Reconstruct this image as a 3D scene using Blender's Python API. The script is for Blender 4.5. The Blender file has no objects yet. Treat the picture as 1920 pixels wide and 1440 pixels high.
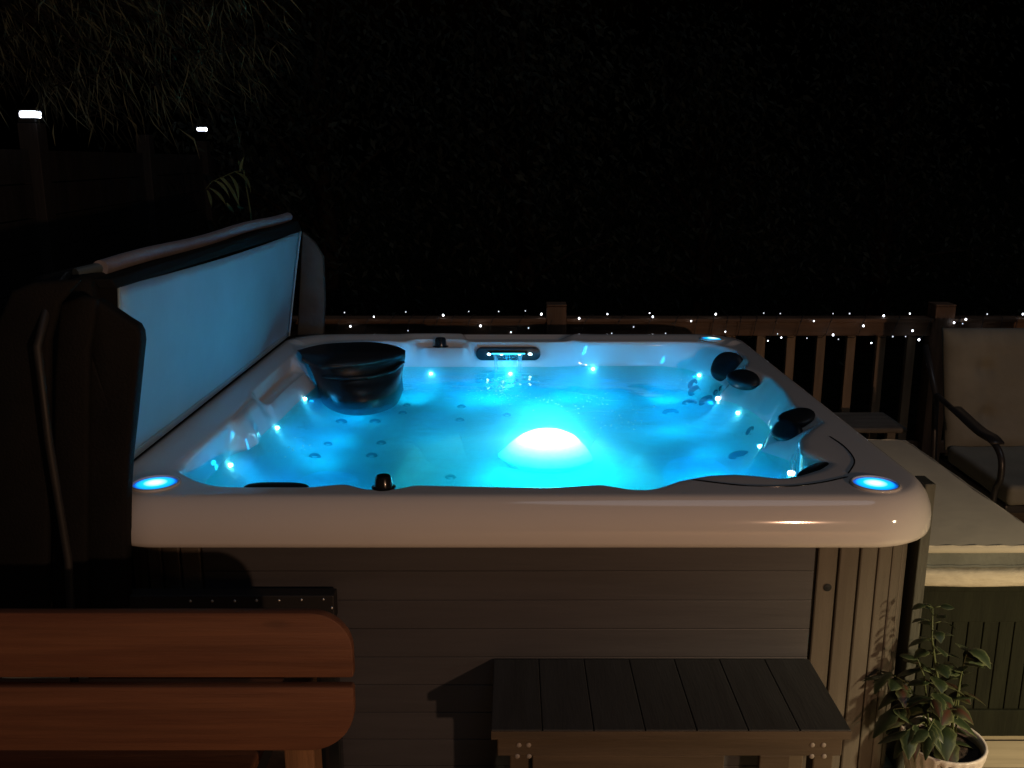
import bpy, bmesh, math, random
from mathutils import Vector, Matrix, noise
random.seed(7)
R = math.radians
S = bpy.context.scene
COL = S.collection

# ------------------------------------------------------------ survey helper
F, PITCH, CAM, CX = 1750.0, R(13.46), Vector((0.0, -2.31, 1.77)), 961.0

def _ray(u, v):
    a = (v - 720) / F
    return Vector(((u - CX) / F, math.cos(PITCH) - a * math.sin(PITCH), -math.sin(PITCH) - a * math.cos(PITCH)))

def pz(u, v, z):
    """where a sight line measured in the photograph meets the height z"""
    d = _ray(u, v)
    return CAM + d * ((z - CAM.z) / d.z)

def py(u, v, y):
    d = _ray(u, v)
    return CAM + d * ((y - CAM.y) / d.y)

# ------------------------------------------------------------ object helpers
ORG = {}

def link(o, parent=None):
    COL.objects.link(o)
    if parent is not None:
        o.parent = parent
    return o

def tag(o, label=None, cat=None, group=None, kind=None):
    if label: o['label'] = label
    if cat: o['category'] = cat
    if group: o['group'] = group
    if kind: o['kind'] = kind
    return o

def thing(name, label, cat, loc=(0, 0, 0), group=None):
    o = bpy.data.objects.new(name, None)
    o.empty_display_size = 0.1
    o.location = loc
    link(o)
    ORG[o] = Vector(loc)
    return tag(o, label, cat, group)

def mesh(name, verts, faces, mat, parent=None, smooth=False, loc=None):
    org = ORG[parent] if parent is not None else Vector(loc or (0, 0, 0))
    me = bpy.data.meshes.new(name)
    me.from_pydata([tuple(Vector(v) - org) for v in verts], [], faces)
    me.validate()
    if mat: me.materials.append(mat)
    if smooth:
        me.polygons.foreach_set('use_smooth', [True] * len(me.polygons))
    o = bpy.data.objects.new(name, me)
    if parent is None and loc: o.location = org
    link(o, parent)
    ORG[o] = org
    return o

class MB:
    """collects shapes for one mesh object"""
    def __init__(self): self.v, self.f = [], []
    def add(self, vs, fs):
        n = len(self.v)
        self.v += [Vector(v) for v in vs]
        self.f += [tuple(i + n for i in f) for f in fs]
        return self
    def bm(self, bm):
        bm.verts.ensure_lookup_table()
        self.add([v.co.copy() for v in bm.verts], [[v.index for v in f.verts] for f in bm.faces])
        bm.free()
        return self
    def box(self, x0, x1, y0, y1, z0, z1, bev=0.0, seg=2, mtx=None):
        bm = bmesh.new()
        bmesh.ops.create_cube(bm, size=1)
        for v in bm.verts:
            v.co = Vector(((x0 + x1) / 2 + v.co.x * (x1 - x0), (y0 + y1) / 2 + v.co.y * (y1 - y0), (z0 + z1) / 2 + v.co.z * (z1 - z0)))
        if bev: bmesh.ops.bevel(bm, geom=bm.edges[:], offset=bev, segments=seg, affect='EDGES', profile=.5)
        if mtx: bmesh.ops.transform(bm, matrix=mtx, verts=bm.verts)
        bm.verts.index_update()
        return self.bm(bm)
    def prism(self, pts, d, bev=0.0):
        """closed outline pts (3d, planar) pushed along vector d"""
        bm = bmesh.new()
        vs = [bm.verts.new(p) for p in pts]
        f = bm.faces.new(vs)
        r = bmesh.ops.extrude_face_region(bm, geom=[f])
        bmesh.ops.translate(bm, vec=Vector(d), verts=[e for e in r['geom'] if isinstance(e, bmesh.types.BMVert)])
        if bev:
            es = [e for e in bm.edges if len(e.link_faces) == 2 and e.calc_face_angle(0) > .8]
            bmesh.ops.bevel(bm, geom=es, offset=bev, segments=2, affect='EDGES', profile=.5)
        bmesh.ops.recalc_face_normals(bm, faces=bm.faces)
        bm.verts.index_update()
        return self.bm(bm)
    def tube(self, pts, r, n=8, cap=True):
        pts = [Vector(p) for p in pts]
        rs = r if isinstance(r, (list, tuple)) else [r] * len(pts)
        vs, fs = [], []
        up = Vector((0, 0, 1))
        prev = None
        for i, p in enumerate(pts):
            t = (pts[min(i + 1, len(pts) - 1)] - pts[max(i - 1, 0)]).normalized()
            if prev is None:
                a = t.cross(up if abs(t.z) < .9 else Vector((1, 0, 0))).normalized()
            else:
                a = (prev - t * prev.dot(t)).normalized()
            prev = a
            b = t.cross(a)
            for k in range(n):
                th = 2 * math.pi * k / n
                vs.append(p + (a * math.cos(th) + b * math.sin(th)) * rs[i])
        for i in range(len(pts) - 1):
            for k in range(n):
                fs.append((i * n + k, i * n + (k + 1) % n, (i + 1) * n + (k + 1) % n, (i + 1) * n + k))
        if cap:
            fs.append(tuple(range(n))[::-1])
            fs.append(tuple(range((len(pts) - 1) * n, len(pts) * n)))
        return self.add(vs, fs)
    def lathe(self, prof, c, n=32, mtx=None):
        vs, fs = [], []
        for (r, z) in prof:
            for k in range(n):
                th = 2 * math.pi * k / n
                vs.append(Vector((r * math.cos(th), r * math.sin(th), z)))
        for i in range(len(prof) - 1):
            for k in range(n):
                fs.append((i * n + k, i * n + (k + 1) % n, (i + 1) * n + (k + 1) % n, (i + 1) * n + k))
        if prof[0][0] > 1e-6: fs.append(tuple(range(n))[::-1])
        if prof[-1][0] > 1e-6: fs.append(tuple(range((len(prof) - 1) * n, len(prof) * n)))
        m = Matrix.Translation(c) @ (mtx or Matrix())
        return self.add([m @ v for v in vs], fs)
    def blob(self, c, rad, mtx=None, n=24, m=14, fn=None, pw=1.0):
        vs, fs = [], []
        for i in range(m + 1):
            ph = math.pi * i / m
            for k in range(n):
                th = 2 * math.pi * k / n
                s = lambda t: math.copysign(abs(t) ** pw, t)
                v = Vector((s(math.cos(th)) * s(math.sin(ph)), s(math.sin(th)) * s(math.sin(ph)), s(math.cos(ph))))
                if fn: v = fn(v)
                vs.append(Vector((v.x * rad[0], v.y * rad[1], v.z * rad[2])))
        for i in range(m):
            for k in range(n):
                fs.append((i * n + k, (i + 1) * n + k, (i + 1) * n + (k + 1) % n, i * n + (k + 1) % n))
        M = Matrix.Translation(c) @ (mtx or Matrix())
        return self.add([M @ v for v in vs], fs)
    def build(self, name, mat, parent=None, smooth=False, loc=None, auto=None):
        o = mesh(name, self.v, self.f, mat, parent, smooth, loc)
        if smooth:
            bm = bmesh.new(); bm.from_mesh(o.data)
            bmesh.ops.remove_doubles(bm, verts=bm.verts, dist=1e-6)
            if auto:
                for e in bm.edges:
                    if len(e.link_faces) == 2 and e.calc_face_angle(0) > auto: e.smooth = False
            bm.to_mesh(o.data); bm.free()
        return o

def lamp(name, kind, loc, energy, col, size=.01, **kw):
    l = bpy.data.lights.new(name, kind); l.energy = energy; l.color = col
    if kind in ('POINT', 'SPOT'): l.shadow_soft_size = size
    o = bpy.data.objects.new(name, l); o.location = loc; COL.objects.link(o)
    for k, v in kw.items(): setattr(l, k, v)
    return o

# ------------------------------------------------------------ materials
def new_mat(name):
    m = bpy.data.materials.new(name); m.use_nodes = True
    nt = m.node_tree
    return m, nt, nt.nodes['Principled BSDF']

def mat(name, col, rough=.6, noise_s=0, amt=.2, bump=0, bump_s=40, spec=.5, coat=0, metal=0, stretch=(1, 1, 1), col2=None, sheen=0):
    m, nt, b = new_mat(name)
    b.inputs['Base Color'].default_value = (*col, 1)
    b.inputs['Roughness'].default_value = rough
    b.inputs['Specular IOR Level'].default_value = spec
    b.inputs['Coat Weight'].default_value = coat
    b.inputs['Coat Roughness'].default_value = .05
    b.inputs['Metallic'].default_value = metal
    b.inputs['Sheen Weight'].default_value = sheen
    tc = nt.nodes.new('ShaderNodeTexCoord'); mp = nt.nodes.new('ShaderNodeMapping')
    mp.inputs['Scale'].default_value = stretch
    nt.links.new(tc.outputs['Object'], mp.inputs[0])
    if noise_s:
        n = nt.nodes.new('ShaderNodeTexNoise'); n.inputs['Scale'].default_value = noise_s; n.inputs['Detail'].default_value = 6
        n.inputs['Roughness'].default_value = .6
        nt.links.new(mp.outputs[0], n.inputs['Vector'])
        r = nt.nodes.new('ShaderNodeValToRGB')
        c2 = col2 or tuple(c * (1 - amt) for c in col)
        c1 = col if col2 else tuple(min(1, c * (1 + amt)) for c in col)
        r.color_ramp.elements[0].position = .35; r.color_ramp.elements[1].position = .65
        r.color_ramp.elements[0].color = (*c2, 1); r.color_ramp.elements[1].color = (*c1, 1)
        nt.links.new(n.outputs['Fac'], r.inputs[0]); nt.links.new(r.outputs[0], b.inputs['Base Color'])
        mr = nt.nodes.new('ShaderNodeMapRange'); mr.inputs[3].default_value = max(0, rough - .12 * (rough > .2)); mr.inputs[4].default_value = min(1, rough + .1 * (rough > .2))
        nt.links.new(n.outputs['Fac'], mr.inputs[0]); nt.links.new(mr.outputs[0], b.inputs['Roughness'])
    if bump:
        n2 = nt.nodes.new('ShaderNodeTexNoise'); n2.inputs['Scale'].default_value = bump_s; n2.inputs['Detail'].default_value = 4
        nt.links.new(mp.outputs[0], n2.inputs['Vector'])
        bp = nt.nodes.new('ShaderNodeBump'); bp.inputs['Strength'].default_value = bump; bp.inputs['Distance'].default_value = .01
        nt.links.new(n2.outputs['Fac'], bp.inputs['Height']); nt.links.new(bp.outputs[0], b.inputs['Normal'])
    return m

def knotty(m, scale, dark):
    nt = m.node_tree; b = nt.nodes['Principled BSDF']
    src = b.inputs['Base Color'].links[0].from_socket
    tc = nt.nodes.new('ShaderNodeTexCoord'); mp = nt.nodes.new('ShaderNodeMapping'); mp.inputs['Scale'].default_value = scale
    v = nt.nodes.new('ShaderNodeTexVoronoi'); v.inputs['Scale'].default_value = 1
    r = nt.nodes.new('ShaderNodeValToRGB'); r.color_ramp.elements[0].position = .03; r.color_ramp.elements[1].position = .11
    r.color_ramp.elements[0].color = (*[dark] * 3, 1); r.color_ramp.elements[1].color = (1, 1, 1, 1)
    w = nt.nodes.new('ShaderNodeTexNoise'); w.inputs['Scale'].default_value = 60; mp2 = nt.nodes.new('ShaderNodeMapping'); mp2.inputs['Scale'].default_value = (.03, 1, 1)
    r2 = nt.nodes.new('ShaderNodeMapRange'); r2.inputs[3].default_value = .62; r2.inputs[4].default_value = 1.25
    nt.links.new(tc.outputs['Object'], mp.inputs[0]); nt.links.new(mp.outputs[0], v.inputs['Vector']); nt.links.new(v.outputs['Distance'], r.inputs[0])
    nt.links.new(tc.outputs['Object'], mp2.inputs[0]); nt.links.new(mp2.outputs[0], w.inputs['Vector']); nt.links.new(w.outputs['Fac'], r2.inputs[0])
    x1 = nt.nodes.new('ShaderNodeMix'); x1.data_type = 'RGBA'; x1.blend_type = 'MULTIPLY'; x1.inputs[0].default_value = 1
    x2 = nt.nodes.new('ShaderNodeMix'); x2.data_type = 'RGBA'; x2.blend_type = 'MULTIPLY'; x2.inputs[0].default_value = 1
    nt.links.new(src, x1.inputs[6]); nt.links.new(r.outputs[0], x1.inputs[7]); nt.links.new(x1.outputs[2], x2.inputs[6]); nt.links.new(r2.outputs[0], x2.inputs[7])
    nt.links.new(x2.outputs[2], b.inputs['Base Color'])

def glow(name, col, s):
    m, nt, b = new_mat(name)
    b.inputs['Base Color'].default_value = (.8, .8, .8, 1)
    b.inputs['Emission Color'].default_value = (*col, 1)
    b.inputs['Emission Strength'].default_value = s
    return m

M = {}
M['acrylic'] = mat('white_acrylic', (.70, .69, .68), .08, coat=.3, bump=.008, bump_s=6)
M['basin'] = mat('white_acrylic_under_water', (.76, .76, .76), .55, spec=.05)
M['skirt'] = mat('taupe_cladding_glare_tint', (.068, .067, .074), .5, 3.0, .08, bump=.05, bump_s=18, stretch=(.6, .6, 8))  # slight blue cast in the taupe stands in for lens glare
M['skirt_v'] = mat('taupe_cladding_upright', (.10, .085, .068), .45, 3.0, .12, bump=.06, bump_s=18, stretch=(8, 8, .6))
M['vinyl'] = mat('black_vinyl', (.008, .0075, .007), .8, 4, .3, spec=.18, bump=.3, bump_s=160)
M['hem'] = mat('matt_black_hem', (.010, .010, .010), .85, spec=.15)
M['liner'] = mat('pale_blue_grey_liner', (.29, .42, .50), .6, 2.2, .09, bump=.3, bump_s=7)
M['rubber'] = mat('charcoal_rubber', (.010, .014, .018), .42, 6, .3, bump=.05, bump_s=30, spec=.35, coat=.05)
M['plastic'] = mat('black_plastic', (.012, .014, .016), .2, coat=.3)
M['jet'] = mat('jet_plastic', (.02, .05, .07), .35)
M['chrome'] = mat('chrome', (.6, .6, .6), .15, metal=1)
M['pale_tube'] = mat('pale_foam_tube', (.24, .23, .26), .7, 12, .1, bump=.2, bump_s=60)
M['redwood'] = mat('red_brown_wood', (.195, .080, .038), .6, 2.2, .5, bump=.15, bump_s=14, stretch=(.7, 6, 14), col2=(.125, .047, .024))
knotty(M['redwood'], (2.3, 1, 7), .35)
M['pinewood'] = mat('golden_pine_post', (.24, .125, .06), .55, 2, .3, bump=.2, bump_s=12, stretch=(9, 9, .8))
M['rail'] = mat('stained_rail_wood', (.135, .078, .046), .6, 2, .35, bump=.25, bump_s=14, stretch=(.8, 8, 8))
M['railpost'] = mat('stained_post_wood', (.13, .078, .048), .6, 2, .35, bump=.25, bump_s=14, stretch=(8, 8, .8))
M['balu'] = mat('pale_baluster_wood', (.22, .165, .11), .6, 2, .3, bump=.2, bump_s=14, stretch=(8, 8, .8))
M['chair_cream'] = mat('darkened_cream_canvas', (.22, .225, .19), .9, 5, .12, bump=.35, bump_s=9)  # cream canvas darkened in colour for the dim light on the chair
M['slate'] = mat('slate_composite', (.033, .034, .033), .6, 3, .2, bump=.12, bump_s=20, stretch=(8, .8, 8))
M['composite'] = mat('brown_composite', (.085, .062, .040), .6, 3, .2, bump=.12, bump_s=20, stretch=(.8, 8, 8))
M['green'] = mat('sage_green_paint', (.012, .0135, .008), .8, 3, .25, spec=.1, bump=.25, bump_s=14, stretch=(7, 7, .9))
M['darkgreen'] = mat('dark_green_wood', (.06, .063, .05), .5, 3, .3, bump=.3, bump_s=14, stretch=(8, 8, .8))
M['cream'] = mat('cream_canvas', (.42, .40, .32), .85, 5, .06, bump=.35, bump_s=7, sheen=.2)
M['creamedge'] = mat('cream_piping', (.44, .41, .32), .85, 14, .12, bump=.5, bump_s=22, stretch=(1, 1, 3))
M['greyside'] = mat('grey_green_canvas', (.11, .12, .105), .85, 6, .2, bump=.4, bump_s=30)
M['iron'] = mat('black_iron', (.03, .03, .032), .35, 8, .2, spec=.5)
M['greywood'] = mat('weathered_grey_wood', (.15, .14, .12), .7, 3, .3, bump=.3, bump_s=15, stretch=(1, 8, 8))
M['pot'] = mat('white_glazed_pot', (.55, .50, .46), .4, 12, .2, bump=.15, bump_s=20)
M['soil'] = mat('dark_soil', (.03, .018, .012), .95, 60, .5, bump=1, bump_s=90)
M['stem'] = mat('green_stem', (.07, .09, .03), .6)
M['fence'] = mat('dark_fence_wood', (.012, .010, .009), .75, 2, .4, bump=.3, bump_s=10, stretch=(6, 6, .8))
M['bark'] = mat('tree_bark', (.022, .017, .013), .95, 8, .4, spec=.05, bump=.8, bump_s=30, stretch=(3, 3, .8))
M['foam'] = mat('white_foam', (.8, .85, .88), .35)
M['stud'] = mat('steel_stud', (.7, .7, .7), .3, metal=1)
M['led'] = glow('cyan_led', (.6, .9, 1.0), 16)
M['bulb'] = glow('white_fairy_bulb', (.86, .9, 1.0), 5)
M['dimbulb'] = glow('faint_fairy_bulb', (.8, .86, 1.0), 1.0)
M['solar'] = glow('white_solar_lens', (.80, .86, 1.0), 9)

def leaf_mat(name, c1, c2, sc=3):
    m, nt, b = new_mat(name)
    g = nt.nodes.new('ShaderNodeNewGeometry'); r = nt.nodes.new('ShaderNodeValToRGB')
    r.color_ramp.elements[0].color = (*c1, 1); r.color_ramp.elements[1].color = (*c2, 1)
    nt.links.new(g.outputs['Random Per Island'], r.inputs[0])
    nt.links.new(r.outputs[0], b.inputs['Base Color'])
    b.inputs['Roughness'].default_value = .75; b.inputs['Specular IOR Level'].default_value = .12
    return m
M['willow'] = leaf_mat('willow_leaf', (.004, .005, .003), (.12, .125, .075))
M['hedge'] = leaf_mat('dark_leaf', (.006, .010, .009), (.034, .042, .032))

# variegated leaf: pale rim and veins from the leaf's own uv
def coleus(name, a, b_, edge):
    m, nt, b = new_mat(name)
    uv = nt.nodes.new('ShaderNodeUVMap')
    sx = nt.nodes.new('ShaderNodeSeparateXYZ'); nt.links.new(uv.outputs[0], sx.inputs[0])
    n = nt.nodes.new('ShaderNodeTexNoise'); n.inputs['Scale'].default_value = 9
    nt.links.new(uv.outputs[0], n.inputs['Vector'])
    ad = nt.nodes.new('ShaderNodeMath'); ad.operation = 'MULTIPLY_ADD'; ad.inputs[1].default_value = .5
    nt.links.new(n.outputs['Fac'], ad.inputs[0]); nt.links.new(sx.outputs['X'], ad.inputs[2])
    r = nt.nodes.new('ShaderNodeValToRGB'); e = r.color_ramp.elements
    e[0].position = .2; e[0].color = (*a, 1); e[1].position = 1.15 if False else 1.0; e[1].color = (*edge, 1)
    k = e.new(.75); k.color = (*b_, 1)
    nt.links.new(ad.outputs[0], r.inputs[0]); nt.links.new(r.outputs[0], b.inputs['Base Color'])
    b.inputs['Roughness'].default_value = .45
    return m
M['leafA'] = coleus('variegated_leaf', (.013, .024, .009), (.027, .043, .016), (.11, .13, .06))
M['leafB'] = coleus('red_centred_leaf', (.06, .018, .012), (.035, .042, .018), (.11, .12, .05))

# water
def water_mat():
    m = bpy.data.materials.new('blue_tub_water'); m.use_nodes = True
    nt = m.node_tree; nt.nodes.clear()
    out = nt.nodes.new('ShaderNodeOutputMaterial')
    tr = nt.nodes.new('ShaderNodeBsdfTransparent'); tr.inputs[0].default_value = (.22, .93, 1, 1)
    gl = nt.nodes.new('ShaderNodeBsdfGlossy'); gl.inputs['Roughness'].default_value = .04
    fr = nt.nodes.new('ShaderNodeFresnel'); fr.inputs['IOR'].default_value = 1.24
    mx = nt.nodes.new('ShaderNodeMixShader')
    tc = nt.nodes.new('ShaderNodeTexCoord')
    n = nt.nodes.new('ShaderNodeTexNoise'); n.inputs['Scale'].default_value = 9; n.inputs['Detail'].default_value = 3
    bp = nt.nodes.new('ShaderNodeBump'); bp.inputs['Strength'].default_value = .25; bp.inputs['Distance'].default_value = .02
    nt.links.new(tc.outputs['Object'], n.inputs['Vector']); nt.links.new(n.outputs['Fac'], bp.inputs['Height'])
    nt.links.new(bp.outputs[0], gl.inputs['Normal']); nt.links.new(bp.outputs[0], fr.inputs['Normal'])
    nt.links.new(fr.outputs[0], mx.inputs[0]); nt.links.new(tr.outputs[0], mx.inputs[1]); nt.links.new(gl.outputs[0], mx.inputs[2])
    nt.links.new(mx.outputs[0], out.inputs['Surface'])
    vs = nt.nodes.new('ShaderNodeVolumeScatter')
    vs.inputs['Color'].default_value = (.2, .62, 1, 1); vs.inputs['Density'].default_value = WATER_DENSITY
    nt.links.new(vs.outputs[0], out.inputs['Volume'])
    return m
WATER_DENSITY = 2.0
M['water'] = water_mat()

def stream_mat():
    m = bpy.data.materials.new('falling_water'); m.use_nodes = True
    nt = m.node_tree; nt.nodes.clear()
    out = nt.nodes.new('ShaderNodeOutputMaterial')
    tr = nt.nodes.new('ShaderNodeBsdfTransparent')
    tl = nt.nodes.new('ShaderNodeBsdfTranslucent'); tl.inputs[0].default_value = (.7, .9, 1, 1)
    gl = nt.nodes.new('ShaderNodeBsdfDiffuse'); gl.inputs[0].default_value = (.7, .9, 1, 1)
    a = nt.nodes.new('ShaderNodeMixShader'); a.inputs[0].default_value = .5
    uv = nt.nodes.new('ShaderNodeUVMap'); sx = nt.nodes.new('ShaderNodeSeparateXYZ')
    nt.links.new(uv.outputs[0], sx.inputs[0])
    n = nt.nodes.new('ShaderNodeTexNoise'); n.inputs['Scale'].default_value = 14
    mp = nt.nodes.new('ShaderNodeMapping'); mp.inputs['Scale'].default_value = (1, .12, 1)
    nt.links.new(uv.outputs[0], mp.inputs[0]); nt.links.new(mp.outputs[0], n.inputs['Vector'])
    w = nt.nodes.new('ShaderNodeMath'); w.operation = 'MULTIPLY'
    mr = nt.nodes.new('ShaderNodeMapRange'); mr.inputs[1].default_value = .4; mr.inputs[2].default_value = .65
    mr.inputs[3].default_value = .35
    nt.links.new(n.outputs['Fac'], mr.inputs[0]); nt.links.new(mr.outputs[0], w.inputs[0]); nt.links.new(sx.outputs['Y'], w.inputs[1])
    mx = nt.nodes.new('ShaderNodeMixShader')
    nt.links.new(tl.outputs[0], a.inputs[1]); nt.links.new(gl.outputs[0], a.inputs[2])
    nt.links.new(w.outputs[0], mx.inputs[0]); nt.links.new(tr.outputs[0], mx.inputs[1]); nt.links.new(a.outputs[0], mx.inputs[2])
    nt.links.new(mx.outputs[0], out.inputs['Surface'])
    return m
M['stream'] = stream_mat()

def lens_mat():
    m, nt, b = new_mat('blue_lamp_lens')
    tc = nt.nodes.new('ShaderNodeTexCoord'); ln = nt.nodes.new('ShaderNodeVectorMath'); ln.operation = 'LENGTH'
    nt.links.new(tc.outputs['Object'], ln.inputs[0])
    mr = nt.nodes.new('ShaderNodeMapRange'); mr.inputs[2].default_value = .058
    nt.links.new(ln.outputs['Value'], mr.inputs[0])
    r = nt.nodes.new('ShaderNodeValToRGB'); e = r.color_ramp.elements
    e[0].position = .12; e[0].color = (1, 1, 1, 1); e[1].position = 1; e[1].color = (0, .03, .25, 1)
    for p, c in ((.42, (.35, .95, 1, 1)), (.55, (.0, .62, 1, 1)), (.8, (0, .38, .95, 1)), (.9, (0, .1, .6, 1))):
        k = e.new(p); k.color = c
    nt.links.new(mr.outputs[0], r.inputs[0]); nt.links.new(r.outputs[0], b.inputs['Emission Color'])
    b.inputs['Emission Strength'].default_value = 1.3
    b.inputs['Base Color'].default_value = (.1, .2, .3, 1); b.inputs['Roughness'].default_value = .2
    return m
M['lens'] = lens_mat()

# ------------------------------------------------------------ the setting
def deck_mat():
    m, nt, b = new_mat('pale_deck_boards')
    tc = nt.nodes.new('ShaderNodeTexCoord'); mp = nt.nodes.new('ShaderNodeMapping')
    nt.links.new(tc.outputs['Object'], mp.inputs[0])
    br = nt.nodes.new('ShaderNodeTexBrick')
    br.inputs['Scale'].default_value = 1; br.inputs['Brick Width'].default_value = 3.6; br.inputs['Row Height'].default_value = .14
    br.inputs['Mortar Size'].default_value = .004; br.inputs['Color1'].default_value = (.72, .62, .42, 1)
    br.inputs['Color2'].default_value = (.64, .54, .35, 1); br.inputs['Mortar'].default_value = (.03, .02, .015, 1)
    nt.links.new(mp.outputs[0], br.inputs['Vector'])
    n = nt.nodes.new('ShaderNodeTexNoise'); n.inputs['Scale'].default_value = 4; n.inputs['Detail'].default_value = 6
    m2 = nt.nodes.new('ShaderNodeMapping'); m2.inputs['Scale'].default_value = (.6, 9, 1)
    nt.links.new(tc.outputs['Object'], m2.inputs[0]); nt.links.new(m2.outputs[0], n.inputs['Vector'])
    mx = nt.nodes.new('ShaderNodeMix'); mx.data_type = 'RGBA'; mx.blend_type = 'MULTIPLY'; mx.inputs[0].default_value = .6
    nt.links.new(br.outputs['Color'], mx.inputs[6]); nt.links.new(n.outputs['Fac'], mx.inputs[7])
    nt.links.new(mx.outputs[2], b.inputs['Base Color'])
    bp = nt.nodes.new('ShaderNodeBump'); bp.inputs['Strength'].default_value = .4; bp.inputs['Distance'].default_value = .01
    nt.links.new(br.outputs['Fac'], bp.inputs['Height']); bp.invert = True
    nt.links.new(bp.outputs[0], b.inputs['Normal'])
    b.inputs['Roughness'].default_value = .7
    return m
tag(MB().box(-4.2, 5.0, -5.5, 3.10, -.15, 0).build('deck', deck_mat()), kind='structure')
gm = mat('dark_lawn', (.005, .006, .0035), 1.0, 6, .5, bump=1, bump_s=30, spec=0)
tag(mesh('ground', [(-80, -40, -.62), (80, -40, -.62), (80, 120, -.62), (-80, 120, -.62)], [(0, 1, 2, 3)], gm), kind='structure')

# ------------------------------------------------------------ HOT TUB
tub = thing('hot_tub', 'large square white hot tub with taupe cladding, lit cyan from inside', 'hot tub', (0, 1.155, 0))
N = 900
TH = [2 * math.pi * i / N for i in range(N)]
C0 = (0.0, 1.10)

def rrect(th, cx, cy, hw, hd, r):
    """rounded rectangle around (cx,cy), hit by the ray from C0 at angle th"""
    dx, dy = math.cos(th), math.sin(th)
    lo, hi = 0.0, 3.0
    for _ in range(40):
        mid = (lo + hi) / 2
        x, y = abs(C0[0] + dx * mid - cx), abs(C0[1] + dy * mid - cy)
        qx, qy = max(x - (hw - r), 0), max(y - (hd - r), 0)
        inside = (x <= hw and y <= hd) and not (qx > 0 and qy > 0 and math.hypot(qx, qy) > r)
        if inside: lo = mid
        else: hi = mid
    return C0[0] + dx * lo, C0[1] + dy * lo

def ring(pts, smooth=3):
    """closed outline given by points (x,y,z) -> N points by angle about C0"""
    a = sorted((math.atan2(p[1] - C0[1], p[0] - C0[0]) % (2 * math.pi), math.hypot(p[1] - C0[1], p[0] - C0[0]), p[0], p[1], p[2]) for p in pts)
    P = [(t, x, y, z) for t, r, x, y, z in a]
    P = [(P[-1][0] - 2 * math.pi, *P[-1][1:])] + P + [(P[0][0] + 2 * math.pi, *P[0][1:])]
    out, j = [], 0
    for t in TH:
        while P[j + 1][0] < t: j += 1
        t0, x0, y0, z0 = P[j]; t1, x1, y1, z1 = P[j + 1]
        dx, dy = math.cos(t), math.sin(t)
        # hit of the ray with the segment
        ex, ey = x1 - x0, y1 - y0
        den = dx * ey - dy * ex
        if abs(den) < 1e-9: s = 0
        else: s = ((C0[1] - y0) * dx - (C0[0] - x0) * dy) / den * 1.0
        s = min(1, max(0, s))
        out.append([x0 + ex * s, y0 + ey * s, z0 + (z1 - z0) * s])
    for _ in range(smooth):
        out = [[(out[i - 1][k] + 2 * out[i][k] + out[(i + 1) % N][k]) / 4 for k in range(3)] for i in range(N)]
    return out

def off(rg, d, z=None, dz=0):
    o = []
    for i in range(N):
        p, q = rg[i - 3], rg[(i + 3) % N]
        tx, ty = q[0] - p[0], q[1] - p[1]
        l = math.hypot(tx, ty) or 1
        nx, ny = -ty / l, tx / l       # points inwards for a counter-clockwise outline
        o.append([rg[i][0] + nx * d, rg[i][1] + ny * d, rg[i][2] + dz if z is None else z])
    return o

ZR, ZW = .92, .80
# rim inner edge (front, right, back, left)
A_pts = [(-.956, .199), (-.889, .126), (-.84, .087), (-.788, .061), (-.74, .057), (-.54, .057), (-.463, .082), (-.44, .074), (-.399, .044), (-.37, .036),
         (-.3, .044), (-.267, .074), (-.087, .061), (.091, .053), (.243, .078), (.284, .053), (.324, .036), (.367, .036), (.406, .061), (.458, .108),
         (.547, .153), (.623, .162), (.693, .144), (.735, .122), (.80, .150), (.877, .205), (.93, .27), (.91, .33), (.885, .40), (.91, .50), (.97, .60),
         (1.045, .70), (1.04, .80), (1.008, .877), (1.013, .952), (1.039, 1.15), (1.045, 1.35), (1.01, 1.47), (.99, 1.55), (1.03, 1.66), (1.045, 1.80), (1.03, 1.93),
         (.97, 2.06), (.90, 2.12), (.78, 2.135), (.359, 2.13), (.298, 2.165), (.192, 2.155), (-.171, 2.155), (-.21, 2.18), (-.30, 2.20), (-.44, 2.20), (-.492, 2.18),
         (-.52, 2.13), (-.60, 2.15), (-.80, 2.12), (-.95, 2.02), (-.985, 1.92), (-.99, 1.76), (-.995, 1.44), (-.99, 1.12), (-.972, 1.02), (-.965, .80), (-.965, .60), (-.97, .40), (-.972, .28)]
A = ring([(x, y, ZR) for x, y in A_pts], 3)
D_pts = [(-.93, .25), (-.86, .16), (-.74, .11), (-.54, .11), (-.40, .10), (-.27, .12), (0, .11), (.25, .13), (.34, .10), (.46, .16), (.62, .20), (.735, .19), (.80, .25), (.86, .38),
         (.889, .516), (.921, .652), (.851, .758), (.902, .884), (.95, .99), (.964, 1.077), (.956, 1.245), (.917, 1.395), (.857, 1.474), (.905, 1.58), (.934, 1.722),
         (.911, 1.902), (.83, 2.06), (.725, 2.12), (.362, 2.125), (.204, 2.098), (-.183, 2.098), (-.518, 2.098), (-.803, 1.96), (-.866, 1.70), (-.888, 1.395),
         (-.892, 1.183), (-.905, 1.04), (-.911, .917), (-.896, .85), (-.912, .765), (-.955, .70), (-.957, .613), (-.952, .42)]
D = ring([(x, y, ZW) for x, y in D_pts], 3)

def lerp_ring(a, b, t, z):
    return [[a[i][0] * (1 - t) + b[i][0] * t, a[i][1] * (1 - t) + b[i][1] * t, z if not callable(z) else z(i)] for i in range(N)]

def sm(x, a, b):
    t = min(1, max(0, (x - a) / (b - a)))
    return t * t * (3 - 2 * t)

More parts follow.
